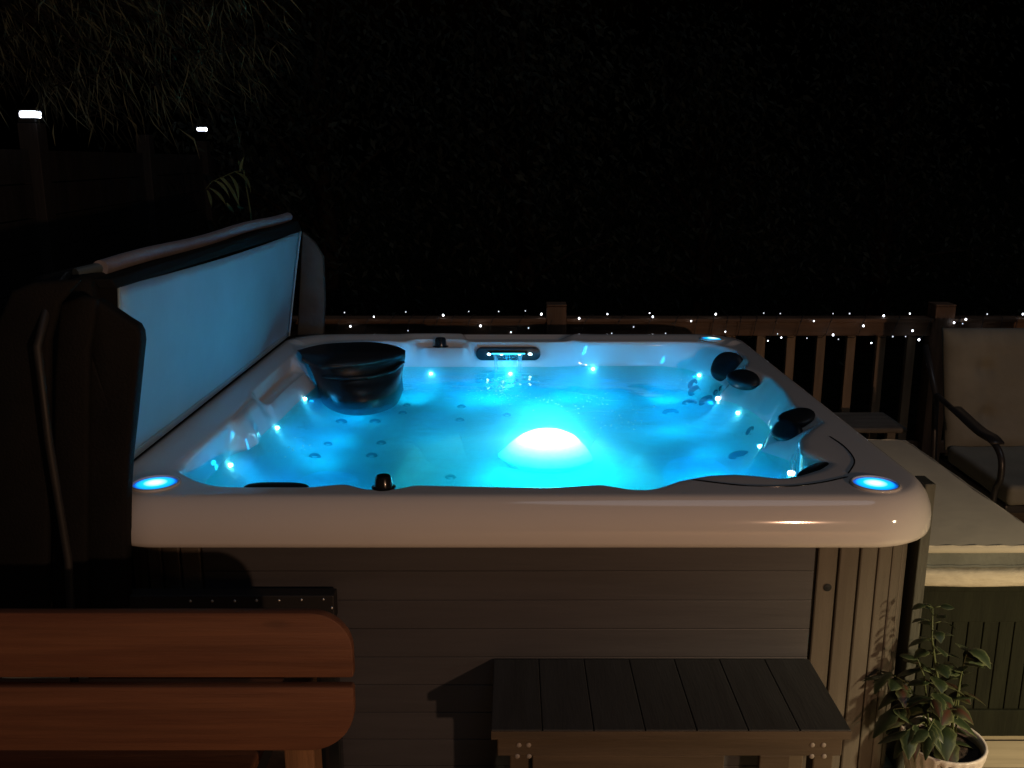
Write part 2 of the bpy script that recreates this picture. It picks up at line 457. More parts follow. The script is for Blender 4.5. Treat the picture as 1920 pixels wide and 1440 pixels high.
def shelf(i):
    """1 where the moulded side shelf or the knob shelf drops below the rim"""
    x, y = A[i][0], A[i][1]
    s = 0
    if x < -.9: s = sm(y, 1.10, 1.15) * (1 - sm(y, 1.72, 1.78))
    if y > 2.1 and x < 0: s = max(s, sm(x, -.50, -.45) * (1 - sm(x, -.25, -.20)))
    return s

def lobe(i):
    x, y = A[i][0], A[i][1]
    return sm(y, .70, .78) * (1 - sm(y, 1.0, 1.1)) if x < -.9 else 0

rings = []
def rr(o, z):
    rings.append([[*rrect(t, 0.004, 1.155, 1.10 + o, 1.155 + o, .17 + max(o, -.05)), z] for t in TH])
for o, z in ((-.04, .785), (.02, .786), (.043, .788), (.053, .795), (.056, .806), (.0555, .835), (.051, .862), (.041, .886), (.027, .905), (.015, .9155), (.007, .919), (-.004, .920)):
    rr(o, z)
O = rings[-1]
def rimz(i, t):
    x, y = A[i][0], A[i][1]
    z = ZR
    if y > 2.0: z += .014 * (1 - sm(x, -.24, -.20) * (1 - sm(x, .19, .30))) * math.sin(math.pi * min(1, t * 1.2)) - .018 * (sm(x, -.24, -.20) * (1 - sm(x, .19, .30)))
    return z
for t in (.15, .3, .45, .6, .75, .9):
    rings.append([[O[i][k] * (1 - t) + A[i][k] * t for k in (0, 1)] + [rimz(i, t)] for i in range(N)])
rings.append([[A[i][0], A[i][1], rimz(i, 1) - .001] for i in range(N)])
a1 = off(A, .006, None, -.004)
rings.append(a1)
a2 = off(A, .012, None)
a2 = [[a2[i][0], a2[i][1], .909 - .045 * shelf(i) * (A[i][0] < -.9) - .022 * shelf(i) * (A[i][1] > 2.1)] for i in range(N)]
rings.append(a2)
# wall below the rim, with shelves and bulging arm rests
def wall(t, z):
    rg = []
    for i in range(N):
        s = shelf(i); l = lobe(i)
        left = A[i][0] < -.9
        tt = t
        zz = z
        if s > 0 and left:
            tt = t * (1 - s) + s * (t if t > .8 else min(.62, .2 + t))
            zz = z * (1 - s) + s * (.864 if t < .65 else z)
        elif s > 0:
            tt = t * (1 - s) + s * (.75 if t < .65 else t)
            zz = z * (1 - s) + s * (.888 if t < .65 else z)
        if l > 0:
            zz = z + l * .02 * (t < .9)
        rg.append([a2[i][0] * (1 - tt) + D[i][0] * tt, a2[i][1] * (1 - tt) + D[i][1] * tt, zz])
    return rg
rings.append(wall(.15, .895)); rings.append(wall(.45, .865)); rings.append(wall(.62, .845)); rings.append(wall(.86, .822)); rings.append(wall(1.0, .80))
# under water (set at its apparent depth, as seen through the surface)
E1 = off(D, .012, .775); E2 = off(D, .035, .735); E3 = off(D, .09, .700)
rings += [E1, E2, E3]
W_pts = [(-.36, .25), (0, .22), (.36, .25), (.52, .45), (.56, .80), (.50, 1.15), (.34, 1.34), (.06, 1.42), (-.22, 1.40), (-.40, 1.26), (-.44, .9), (-.42, .5)]
W = ring([(x, y, .672) for x, y in W_pts], 14)
rings.append(lerp_ring(E3, W, .35, .682)); rings.append(lerp_ring(E3, W, .75, .676))
rings.append(W); rings.append(off(W, .03, .655)); rings.append(off(W, .06, .612)); rings.append(off(W, .10, .592)); rings.append(off(W, .18, .585))
vs, fs = [], []
for rg in rings: vs += [tuple(p) for p in rg]
for k in range(len(rings) - 1):
    for i in range(N):
        j = (i + 1) % N
        fs.append((k * N + i, k * N + j, (k + 1) * N + j, (k + 1) * N + i))
vs.append((0.05, .8, .583)); c = len(vs) - 1; k = (len(rings) - 1) * N
for i in range(N): fs.append((k + i, k + (i + 1) % N, c))
shell = mesh('shell', vs, fs, M['acrylic'], tub, smooth=True)
shell.data.materials.append(M['basin'])
for p_ in shell.data.polygons:
    if p_.center.z < ZW - .001: p_.material_index = 1 if abs(p_.center.x) < 1.0 and -1.05 < p_.center.y < 1.0 else 0
from mathutils.bvhtree import BVHTree
BV = BVHTree.FromPolygons([Vector(v) for v in vs], fs)
def on_shell(u, v):
    h = BV.ray_cast(CAM, _ray(u, v).normalized())
    n = h[1] if h[1].z > 0 or abs(h[1].z) < .2 and h[1].dot(CAM - h[0]) > 0 else -h[1]
    return h[0], n

# cladding: straight front, upright-boarded corners and sides
def board_wall(name, path, z0, z1, w, mt, gap=.004, vertical=True):
    """boards with rounded edges following a plan path"""
    pts = [Vector((p[0], p[1], 0)) for p in path]
    mb = MB()
    L = [0]
    for a, b in zip(pts, pts[1:]): L.append(L[-1] + (b - a).length)
    def at(s):
        for i in range(len(pts) - 1):
            if s <= L[i + 1] + 1e-9:
                t = (s - L[i]) / (L[i + 1] - L[i]); d = (pts[i + 1] - pts[i]).normalized()
                return pts[i].lerp(pts[i + 1], t), Vector((d.y, -d.x, 0))
        d = (pts[-1] - pts[-2]).normalized(); return pts[-1], Vector((d.y, -d.x, 0))
    n = max(1, round(L[-1] / w)); ww = L[-1] / n
    prof = [(0, -.012), (gap * .5, -.012), (gap * .5 + .001, -.002), (gap * .5 + .004, 0), (ww * .5, 0), (ww - gap * .5 - .004, 0), (ww - gap * .5 - .001, -.002), (ww - gap * .5, -.012)]
    cols = []
    for k in range(n):
        for s, o in prof: cols.append((k * ww + s, o))
    cols.append((L[-1], -.012))
    V, Fc = [], []
    for s, o in cols:
        p, nn = at(min(s, L[-1])); q = p + nn * o
        V += [(q.x, q.y, z0), (q.x, q.y, z1)]
    for i in range(len(cols) - 1):
        Fc.append((2 * i, 2 * i + 2, 2 * i + 3, 2 * i + 1))
    return V, Fc
def arc(cx, cy, r, a0, a1, n=24):
    return [(cx + r * math.cos(R(a0 + (a1 - a0) * k / n)), cy + r * math.sin(R(a0 + (a1 - a0) * k / n))) for k in range(n + 1)]
V_, F_ = board_wall('', [(.812, .002)] + arc(.890, .25, .248, -90, 0) + [(1.138, .36)], .02, .788, .058, None)
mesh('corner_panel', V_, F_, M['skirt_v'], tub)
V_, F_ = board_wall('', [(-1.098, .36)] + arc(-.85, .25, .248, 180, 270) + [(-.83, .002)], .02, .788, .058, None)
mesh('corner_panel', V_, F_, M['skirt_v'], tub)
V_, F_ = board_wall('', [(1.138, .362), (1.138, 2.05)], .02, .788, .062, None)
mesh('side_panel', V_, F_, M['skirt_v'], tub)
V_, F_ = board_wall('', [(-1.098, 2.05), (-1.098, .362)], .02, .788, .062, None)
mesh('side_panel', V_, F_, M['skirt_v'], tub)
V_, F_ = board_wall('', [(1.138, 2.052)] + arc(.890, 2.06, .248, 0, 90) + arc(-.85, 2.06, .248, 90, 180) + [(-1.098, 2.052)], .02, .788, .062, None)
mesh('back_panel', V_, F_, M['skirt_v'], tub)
# front: horizontal boards
mb = MB()
zb = .02
hs = [.085] * 8 + [.088]
for h in hs:
    zt = min(zb + h, .787)
    mb.box(-.828, .808, .006, .03, zb + .0005, zt - .0005, .0016, 2)
    zb = zt
mb.box(-.83, .81, .03, .04, .02, .787)
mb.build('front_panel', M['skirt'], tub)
MB().box(-1.06, 1.06, .05, 2.24, 0, .02).build('base', M['plastic'], tub)
mb = MB().lathe([(.0, 0), (.009, 0), (.011, .003), (.0, .004)], (.846, .003, .655), 16, Matrix.Rotation(R(90), 4, 'X'))
mb.build('screw_cap', M['rubber'], tub)

# headrests
def pillow(name, c, rad, rot, lip=True, pw=.8):
    m = Matrix.Rotation(R(rot[2]), 4, 'Z') @ Matrix.Rotation(R(rot[1]), 4, 'Y') @ Matrix.Rotation(R(rot[0]), 4, 'X')
    o = MB().blob(c, rad, m, 32, 18, lambda v: Vector((v.x * (1 - .25 * v.y * v.y), v.y, v.z - .25 * (1 - v.x * v.x) * (v.z > 0))), pw).build(name, M['rubber'], tub, True)
    return o
_q = Vector((-.62, -.58, .52)).to_track_quat('Z', 'Y').to_matrix().to_4x4()
MB().blob(pz(1363, 688, .868), (.078, .072, .026), _q, 36, 18, None, .85).build('headrest', M['rubber'], tub, True)
pillow('headrest', tuple(pz(1393, 711, .888)), (.05, .10, .034), (0, -22, 20))
pillow('headrest', (.985, .815, .904), (.062, .072, .018), (0, -18, 12))
pillow('headrest', (.940, .765, .866), (.046, .074, .026), (0, -50, 18))
pillow('headrest', (.880, .262, .888), (.04, .12, .03), (0, -20, -40))
pillow('headrest', (-.64, .085, .905), (.09, .03, .020), (0, 0, 0))

# filter cover in the far left corner: wide lid and curved front
def strip(name, rows, mt, parent, thick=.0, smooth=True):
    n = 40
    V, Fc = [], []
    for row in rows:
        P = [Vector(p) for p in row]
        L = [0]
        for a, b in zip(P, P[1:]): L.append(L[-1] + (b - a).length)
        for k in range(n + 1):
            s = L[-1] * k / n; i = 0
            while i < len(P) - 2 and L[i + 1] < s: i += 1
            t = (s - L[i]) / max(1e-9, L[i + 1] - L[i])
            # catmull-rom
            p0, p1, p2, p3 = P[max(i - 1, 0)], P[i], P[i + 1], P[min(i + 2, len(P) - 1)]
            V.append(.5 * ((2 * p1) + (p2 - p0) * t + (2 * p0 - 5 * p1 + 4 * p2 - p3) * t * t + (3 * p1 - p0 - 3 * p2 + p3) * t ** 3))
    for r_ in range(len(rows) - 1):
        for k in range(n):
            a = r_ * (n + 1) + k
            Fc.append((a, a + n + 1, a + n + 2, a + 1))
    return mesh(name, V, Fc, mt, parent, smooth)
lid_back = [pz(556, 657, .928), pz(600, 646, .93), pz(650, 642, .93), pz(700, 641.5, .93), pz(740, 648, .928), pz(760, 657, .926)]
lid_front = [pz(566, 667, .932), pz(600, 681, .932), pz(650, 680, .932), pz(700, 674, .932), pz(740, 666, .932), pz(760, 660, .930)]
lid_lip = [p + Vector((0, -.010, -.022)) for p in lid_front]
face_in = [p + Vector((.012 * (1 if i < 2 else -.3), .030, -.027)) for i, p in enumerate(lid_front)]
face_mid = [pz(586, 700, .865), pz(606, 716, .855), pz(652, 724, .85), pz(700, 722, .85), pz(740, 708, .855), pz(757, 686, .865)]
face_low = [pz(594, 722, .805), pz(609, 739, .803), pz(645, 752, .802), pz(695, 751, .802), pz(738, 735, .803), pz(754, 706, .805)]
fc = strip('filter_cover', [lid_back, [a.lerp(b, .5) + Vector((0, 0, .004)) for a, b in zip(lid_back, lid_front)], lid_front, lid_lip, face_in, face_mid, face_low,
                            [p + Vector((0, .04, -.07)) for p in face_low]], M['rubber'], tub)
hm = [a.lerp(b, .62) + Vector((0, -.026, .006)) for a, b in zip(face_in, face_mid)]
MB().tube([a.lerp(b, .5) for a, b in zip(hm[1:], hm[1:])], .007, 8).build('handle', M['rubber'], fc, True)

# near right rim creases, their shade drawn as dark beads
def rimline(pts, name='rim_crease_shade'):
    P = [pz(u, v, .9205) for u, v in pts]
    row = []
    for i in range(len(P) - 1):
        p0, p1, p2, p3 = P[max(i - 1, 0)], P[i], P[i + 1], P[min(i + 2, len(P) - 1)]
        for k in range(6):
            t = k / 6
            row.append(.5 * ((2 * p1) + (p2 - p0) * t + (2 * p0 - 5 * p1 + 4 * p2 - p3) * t * t + (3 * p1 - p0 - 3 * p2 + p3) * t ** 3))
    row.append(P[-1])
    MB().tube(row, [.001] + [.0026] * (len(row) - 2) + [.001], 6).build(name, M['plastic'], tub, True)
rimline([(1555, 818), (1580, 835), (1597, 853), (1602, 868), (1590, 888)])
rimline([(1590, 894), (1540, 905), (1480, 912), (1400, 911), (1340, 905), (1295, 899)])

# knobs
def knob(c, s=1.0, vent=True):
    o = MB().lathe([(.034 * s, 0), (.034 * s, .006), (.026 * s, .010), (.023 * s, .034 * s), (.019 * s, .040 * s), (0, .041 * s)], c, 28).build('control_knob', M['plastic'], tub, True, auto=.7)
    return o
knob((-.351, 2.165, .884), 1.15)
knob((-.345, .055, .915), .95)

# waterfall spout
sp = thing_spout = MB()
pts = []
for k in range(40):
    a = 2 * math.pi * k / 40
    x = math.copysign(.123, math.cos(a)) + .033 * math.cos(a); z = .862 + .031 * math.sin(a)
    pts.append((x - .021, 2.098, z))
sp.prism(pts, (0, .05, 0), .004)
spout = sp.build('waterfall_spout', M['rubber'], tub, True, auto=.6)
MB().box(-.115, .073, 2.072, 2.10, .866, .876, .003).build('spout_lip', M['plastic'], spout)
MB().box(-.100, .060, 2.066, 2.0715, .868, .8745, .002).build('light_bar', glow('cyan_light_bar', (.0, .62, .9), 1.3), spout)
for u in (917, 940, 974, 994):
    p = py(u, 664, 2.075)
    MB().blob(p, (.009, .006, .005), None, 12, 8).build('spout_light', M['led'], spout, True)

lamp('spout_glow', 'POINT', (-.02, 2.035, .852), .30, (.02, .6, 1.0), .02)
# corner lamps
def corner_lamp(c):
    r_ = MB().lathe([(.060, -.004), (.066, .0), (.066, .003), (.060, .0055), (.057, .003), (.057, -.004)], c, 40).build('corner_light', M['acrylic'], tub, True)
    me = MB().lathe([(.0575, 0), (.05, .002), (.03, .0035), (0, .004)], (0, 0, 0), 40)
    o = mesh('lens', me.v, me.f, M['lens'], None, True)
    o.parent = r_; o.location = Vector(c) - ORG[r_]
    return r_
for c in ((-.964, .078, .9215), (.978, .074, .9215), (.976, 2.155, .928)): corner_lamp(c)
corner_lamp((-.99, 2.17, .9215))

# jets under water
random.seed(3)
JET = [(640, 791, .70, 1), (703, 791, .70, 1), (755, 775, .70, .8), (763, 760, .70, .7), (862, 788, .70, .8), (865, 763, .70, .8), (950, 779, .70, .8), (590, 856, .70, .9), (697, 855, .70, .9),
       (615, 833, .70, .7), (715, 831, .70, .8), (845, 896, .70, .9), (1305, 733, .72, 1.5), (1325, 751, .735, 1.5), (1295, 756, .715, 1.5), (1258, 774, .70, 1.5), (1342, 736, .76, .6), (1407, 810, .735, 1), (1391, 856, .715, 1.9), (1352, 728, .76, .6), (1300, 722, .72, 1.2)]
for u, v, z, s in JET:
    p, nn = on_shell(u, v)
    nn = (nn + Vector((0, -.25, .1))).normalized()
    MB().lathe([(.026 * s, -.006), (.026 * s, .0), (.021 * s, .004), (.013 * s, .003), (.010 * s, -.001), (0, -.001)], p, 24, nn.to_track_quat('Z', 'Y').to_matrix().to_4x4()).build('jet', M['jet'], tub, True)

LEDW = .7
# pin-point lamps at the water line
LED = [(808, 701), (957, 701), (1112, 692), (1312, 704), (1347, 748), (1385, 775), (570, 749), (518, 803), (430, 873), (1427, 838), (1484, 888)]
def spot(name, loc, to, energy, col, size, ang):
    o = lamp(name, 'SPOT', loc, energy, col, size, spot_size=R(ang), spot_blend=.9)
    o.rotation_euler = (Vector(to) - Vector(loc)).to_track_quat('-Z', 'Y').to_euler()
    return o
for n_, (u, v) in enumerate(LED):
    p, nn = on_shell(u, v)
    p = p + nn * .004
    MB().blob(p, (.0095, .0095, .0075), None, 14, 10).build('led_light', M['led'], tub, True)
    inn = (Vector((0, 1.1, p.z)) - p).normalized()
    q = p + inn * .035 + Vector((0, 0, .004)); q.z = min(q.z, .785)
    if n_ != 9:
        lamp('led_halo', 'POINT', q, .045, (.02, .50, 1.0), .008)
        spot('led_glow', q, q + inn + Vector((0, 0, -.35)), LEDW, (.0, .38, 1.0), .03, 150)

DOME, _nt, _b = new_mat('lamp_dome_glow_fade')
mp_ = pz(1027, 852, .60)
_tc = _nt.nodes.new('ShaderNodeTexCoord'); _mp = _nt.nodes.new('ShaderNodeMapping'); _ln = _nt.nodes.new('ShaderNodeVectorMath'); _ln.operation = 'LENGTH'
_c = mp_ - ORG[tub]
_mp.inputs['Location'].default_value = (-_c.x / .205, -_c.y / .205, 0); _mp.inputs['Scale'].default_value = (1 / .205, 1 / .205, 0)
_nt.links.new(_tc.outputs['Object'], _mp.inputs[0]); _nt.links.new(_mp.outputs[0], _ln.inputs[0])
_r = _nt.nodes.new('ShaderNodeValToRGB'); _e = _r.color_ramp.elements
_e[0].position = .42; _e[0].color = (1, 1, 1, 1); _e[1].position = 1.0; _e[1].color = (.0, .06, .08, 1)  # outward fade paints the lamp's blurred glow into the dome
for _p, _cc in ((.56, (.62, .66, .66, 1)), (.70, (.26, .32, .34, 1)), (.84, (.06, .14, .16, 1))):
    _k = _e.new(_p); _k.color = _cc
_nt.links.new(_ln.outputs['Value'], _r.inputs[0]); _nt.links.new(_r.outputs[0], _b.inputs['Emission Color'])
_b.inputs['Emission Strength'].default_value = 14
# main lamp on the footwell
mp_ = pz(1027, 852, .60)
ml = MB().lathe([(.195, -.02), (.195, .000), (.190, .002), (.0, .003)], mp_, 36).build('underwater_lamp', mat('lamp_housing', (.7, .7, .7), .3), tub, True)
MB().lathe([(.205, .003), (.198, .008), (.180, .020), (.150, .046), (.115, .072), (.075, .091), (.035, .101), (.0, .103)], mp_, 36).build('lens', DOME, ml, True)
lamp('main_glow', 'POINT', mp_ + Vector((0, -.02, .145)), 5.0, (.02, .46, .85), .05)
spot('main_beam', mp_ + Vector((0, -.20, .16)), mp_ + Vector((0, -.32, -.1)), 42, (.0, .48, .9), .08, 165)
spot('foot_fill', (.1, .55, .79), (.1, .62, .4), 26, (.0, .48, .9), .08, 165)  # unseen spot under the surface, filling the footwell with light
for x, y, e in ((-.62, 1.5, 1.0), (-.3, 1.3, .9), (-.7, 1.05, 1.0), (.6, 1.35, 1.2), (-.2, 1.85, 2.2), (.1, 1.8, 2.2), (.42, 1.85, 2.2), (-.6, .55, 2.0), (.62, .7, 3.0), (.7, 1.7, 1.2)):  # added spots without fixtures, evening out the water's brightness
    spot('basin_fill', (x, y, .79), (x, y, 0), e * (2.0 if x < -.25 and y > .9 else 2.3), (.0, .40, 1.0), .16, 172)

for i in range(0, N, 60):
    w0 = Vector((D[i][0], D[i][1], .77)); inn = (Vector((0, 1.1, .77)) - w0).normalized()
    back = D[i][1] > 1.9
    if D[i][1] < .3: continue
    q = w0 + inn * .30; q.z = .785
    spot('wall_fill', q, w0 + Vector((0, 0, -.10)), 5.5 if back else 2.4, (.0, .42, 1.0), .06, 120)  # added unseen spots that brighten the walls under water

# water body
WO = off(D, -.02, ZW)
nr = 46
wv, wf = [], []
for k in range(nr):
    t = 1 - k / nr
    for i in range(0, N, 5):
        x = C0[0] + (WO[i][0] - C0[0]) * t; y = C0[1] + (WO[i][1] - C0[1]) * t
        amp = .0022 + .006 * math.exp(-((x + .03) ** 2 + (y - 1.95) ** 2) / .06) + .003 * math.exp(-((x - .45) ** 2 + (y - 1.5) ** 2) / .15)
        h = noise.noise(Vector((x * 7, y * 7, 0))) * amp + noise.noise(Vector((x * 22, y * 22, 3))) * amp * .5
        wv.append((x, y, ZW + h * min(1, (1 - t) * 8 + .1)))
n5 = N // 5
for k in range(nr - 1):
    for i in range(n5):
        j = (i + 1) % n5
        wf.append((k * n5 + i, k * n5 + j, (k + 1) * n5 + j, (k + 1) * n5 + i))
wv.append((C0[0], C0[1], ZW)); c = len(wv) - 1
for i in range(n5): wf.append(((nr - 1) * n5 + i, (nr - 1) * n5 + (i + 1) % n5, c))
b0 = len(wv)
for i in range(n5): wv.append((wv[i][0], wv[i][1], .56))
for i in range(n5):
    j = (i + 1) % n5
    wf.append((i, b0 + i, b0 + j, j))
wf.append(tuple(b0 + i for i in range(n5))[::-1])
water = mesh('tub_water', wv, wf, M['water'], None, True)
tag(water, 'glowing cyan blue water filling the hot tub', 'water', kind='structure')

# falling water
def sheet(name, ux0, ux1, top_z, label):
    V, Fc, UV = [], [], []
    nx, nz = 36, 18
    for j in range(nz + 1):
        t = j / nz
        for i in range(nx + 1):
            s = i / nx
            x = (-.092 + .142 * s) + (s - .5) * -.018 * t
            y = 2.068 - .085 * t + .004 * math.sin(s * 23)
            z = .871 - .072 * t * t - .002
            V.append((x, y, z))
            edge = math.exp(-((s - .04) / .06) ** 2) + math.exp(-((s - .93) / .07) ** 2)
            UV.append((s * 3, min(1, edge * (1 - .35 * t) + (.9 * max(0, 1 - t * (3.0 + 2 * math.sin(s * 3.14)))) + .10)))
    for j in range(nz):
        for i in range(nx):
            a = j * (nx + 1) + i
            Fc.append((a, a + nx + 1, a + nx + 2, a + 1))
    o = mesh(name, V, Fc, M['stream'], None, True)
    ul = o.data.uv_layers.new(name='UVMap')
    for l in o.data.loops: ul.data[l.index].uv = UV[l.vertex_index]
    return tag(o, label, 'waterfall')
sheet('falling_water', 0, 0, 0, 'thin sheet of water falling from the lit black spout')

# splash and bubbles, no one could count them
random.seed(11)
mb = MB()
def speck(u, v, su, sv, n, r0=.0015, r1=.005):
    for _ in range(n):
        p = pz(random.gauss(u, su), random.gauss(v, sv), .8015)
        r_ = random.uniform(r0, r1) * (.6 + .4 * random.random())
        mb.blob(p, (r_ * random.uniform(.8, 2.2), r_, r_ * .5), None, 6, 4)
speck(955, 712, 20, 4, 110, .001, .0032); speck(930, 735, 22, 9, 60, .001, .003); speck(975, 745, 30, 6, 50, .001, .0026)
speck(1080, 755, 45, 10, 40, .001, .004); speck(1170, 790, 40, 14, 55, .001, .003); speck(1120, 740, 30, 8, 18, .001, .003); speck(560, 838, 25, 12, 26, .001, .003); speck(1300, 706, 20, 8, 14, .001, .003)
speck(1260, 795, 50, 4, 12, .001, .002)
tag(mb.build('bubbles', M['foam'], None, True), 'white bubbles and splashes floating on the blue water', 'bubbles', kind='stuff')

# ------------------------------------------------------------ FOLDED COVER
cover = thing('tub_cover', 'folded black spa cover standing on its edge along the left side of the hot tub', 'spa cover', (-1.15, 1.2, 0))
# lit inner panel, slightly bulging
rows = 16; cols = 30
P00, P01 = Vector((-1.098, .20, .928)), Vector((-1.098, 2.20, .932))
P10, P11 = py(222, 538, .17), py(563, 433, 2.27)
V, Fc = [], []
for side in (0, 1):
    for j in range(rows + 1):
        for i in range(cols + 1):
            s, t = i / cols, j / rows
            p = P00.lerp(P01, s).lerp(P10.lerp(P11, s), t)
            bul = .022 * math.sin(math.pi * t) * (math.sin(math.pi * s) ** .5) - .004 * math.sin(s * 9) * math.sin(math.pi * t)
            sag = -.012 * math.sin(math.pi * s) * t
            V.append(p + Vector((bul if side == 0 else -.05, 0, sag)))
m_ = (rows + 1) * (cols + 1)
for j in range(rows):
    for i in range(cols):
        a = j * (cols + 1) + i
        Fc.append((a, a + 1, a + cols + 2, a + cols + 1)); Fc.append((m_ + a, m_ + a + cols + 1, m_ + a + cols + 2, m_ + a + 1))
for i in range(cols):
    Fc.append((i, m_ + i, m_ + i + 1, i + 1)); a = rows * (cols + 1) + i; Fc.append((a, a + 1, m_ + a + 1, m_ + a))
for j in range(rows):
    a = j * (cols + 1); Fc.append((a, a + cols + 1, m_ + a + cols + 1, m_ + a)); a += cols; Fc.append((a, m_ + a, m_ + a + cols + 1, a + cols + 1))
lp = mesh('liner_panel', V, Fc, M['liner'], cover, True)
lp.data.materials.append(M['hem'])
for p_ in lp.data.polygons[2 * rows * cols:]: p_.use_smooth = False; p_.material_index = 1
def edge_pts(s0, t0, s1, t1, n=24):
    out = []
    for k in range(n + 1):
        s_ = s0 + (s1 - s0) * k / n; t_ = t0 + (t1 - t0) * k / n
        p = P00.lerp(P01, s_).lerp(P10.lerp(P11, s_), t_)
        bul = .022 * math.sin(math.pi * t_) * (max(0, math.sin(math.pi * s_)) ** .5) - .004 * math.sin(s_ * 9) * math.sin(math.pi * t_)
        out.append(p + Vector((bul + .001, 0, -.012 * math.sin(math.pi * s_) * t_)))
    return out
for a_ in ((0, 0, 0, 1), (1, 0, 1, 1), (.012, .05, .99, .05)):
    MB().tube(edge_pts(*a_), .0022 if a_[1] else .005, 6).build('seam', M['liner'], cover, True)
# black halves behind it
def slab(x0, x1, y0, y1, z0, z1, lean, bev=.03):
    m = Matrix.Translation((x0, 0, z0)) @ Matrix.Shear('XY', 4, (lean, 0)) @ Matrix.Translation((-x0, 0, -z0))
    return MB().box(x0, x1, y0, y1, z0, z1, bev, 4, m)
slab(-1.235, -1.165, .12, 2.30, .36, 1.475, .06).build('inner_half', M['vinyl'], cover, True, auto=1.2)
slab(-1.34, -1.245, .12, 2.30, .36, 1.475, .06).build('outer_half', M['vinyl'], cover, True, auto=1.2)
# black band along the top edge of the lit panel
MB().prism([P10 + Vector((.006, -.02, -.002)), P11 + Vector((.006, .01, -.002)), P11 + Vector((-.01, .01, .048)), P10 + Vector((-.01, -.02, .024))], (-.05, 0, 0), .004).build('top_hem', M['hem'], cover)
# near end: hanging skirt flaps, lengthened below to black out the lit deck behind
def flap(pts, y, d, nm, extra=None):
    o = MB().prism([py(u, v, y) for u, v in pts][::-1], (0, d, 0), .01).build(nm, M['vinyl'], cover, True, auto=.9)
    return o
flap([(178, 560), (196, 573), (236, 600), (254, 611), (261, 624), (263, 642), (258, 690), (248, 790), (240, 860), (236, 930), (235, 1010), (236, 1150), (160, 1150), (160, 640), (166, 655), (150, 600)], -.085, .05, 'end_flap')
flap([(150, 556), (180, 560), (176, 600), (166, 656), (160, 1150), (95, 1150), (100, 700), (110, 570)], -.12, .03, 'end_flap')
flap([(20, 545), (60, 530), (150, 524), (110, 570), (92, 640), (88, 1160), (-60, 1160), (-50, 700)], -.15, .028, 'end_flap')
o = MB().prism([py(566, 434, 2.30), py(590, 455, 2.30), py(606, 482, 2.30), py(609, 560, 2.30), py(606, 640, 2.30), py(556, 640, 2.30)], (0, .04, 0), .008).build('far_end_flap', mat('grey_vinyl', (.05, .05, .048), .6, 6, .3, bump=.4, bump_s=12), cover, True, auto=.9)
# lifter
lift = thing('cover_lifter', 'metal cover lifter with pale padded bar above the black spa cover', 'cover lifter', (-1.3, .1, 0))
ba, bb = py(188, 503, .24), py(540, 406, 2.25)
MB().tube([ba.lerp(bb, k / 12) + Vector((0, 0, .004 * math.sin(k))) for k in range(13)], .022, 16).build('padded_bar', M['pale_tube'], lift, True, auto=.8)
MB().tube([ba + Vector((-.045, -.05, -.01)), ba + Vector((-.004, .01, 0))], .016, 12).build('bar_end', mat('dull_steel', (.15, .2, .22), .4, metal=.6), lift, True, auto=.8)
q0 = py(70, 650, -.19)
MB().tube([ba + Vector((-.06, -.06, -.01)), q0 + Vector((.01, .06, .1)), q0, py(92, 830, -.19), py(128, 1050, -.19), (-1.12, -.19, .30), (-1.10, -.15, .12)], .010, 10).build('arm', mat('worn_steel', (.016, .015, .014), .6, 8, .4), lift, True)

# ------------------------------------------------------------ WOODEN BENCH (foreground)
bench = thing('wooden_bench', 'red brown slatted bench with rounded plank ends in front of the tub', 'bench', (-1.05, -.50, 0))
by = -.57
def plank_outline(x0, x1, z0, z1, rt, rb):
    pts = []
    def cor(cx, cz, r, a0, a1):
        n = 10 if r > .01 else 2
        for k in range(n + 1):
            a = R(a0 + (a1 - a0) * k / n); pts.append((cx + r * math.cos(a), cz + r * math.sin(a)))
    cor(x1 - rb, z0 + rb, rb, -90, 0); cor(x1 - rt, z1 - rt, rt, 0, 90); cor(x0 + rt, z1 - rt, rt, 90, 180); cor(x0 + rb, z0 + rb, rb, 180, 270)
    return pts
def plank(x0, x1, z0, z1, rt, rb, y, th, nm='back_slat'):
    MB().prism([(x, y, z) for x, z in plank_outline(x0, x1, z0, z1, rt, rb)], (0, th, 0), .003).build(nm, M['redwood'], bench, True, auto=.6)
zt, z1_, z2_, z3_ = (py(400, 1150, by).z, py(400, 1271, by).z, py(400, 1289, by).z, py(400, 1408, by).z)
xr = py(662, 1250, by).x
plank(-1.78, xr, z1_, zt, .085, .006, by, .024)
plank(-1.78, xr - .002, z3_, z2_, .006, .10, by, .024)
for x in (-1.62, py(555, 1420, by).x):
    MB().box(x - .032, x + .032, by + .0245, by + .092, 0, z2_ - .012, .004).build('back_leg', M['pinewood'], bench)
    MB().box(x - .02, x + .02, by + .0925, by + .097, z2_ - .10, zt - .05, .001).build('bracket', M['iron'], bench)
    x -= .09 * (x > -1)
    MB().box(x - .032, x + .032, by + .44, by + .49, 0, .40, .004).build('front_leg', M['pinewood'], bench)
    MB().box(x - .025, x + .025, by + .0925, by + .4395, .33, .40, .004).build('seat_rail', M['pinewood'], bench)
for k in range(3):
    MB().box(-1.78, xr - .26, by + .10 + k * .135, by + .225 + k * .135, .402, .432, .006).build('seat_slat', M['redwood'], bench)

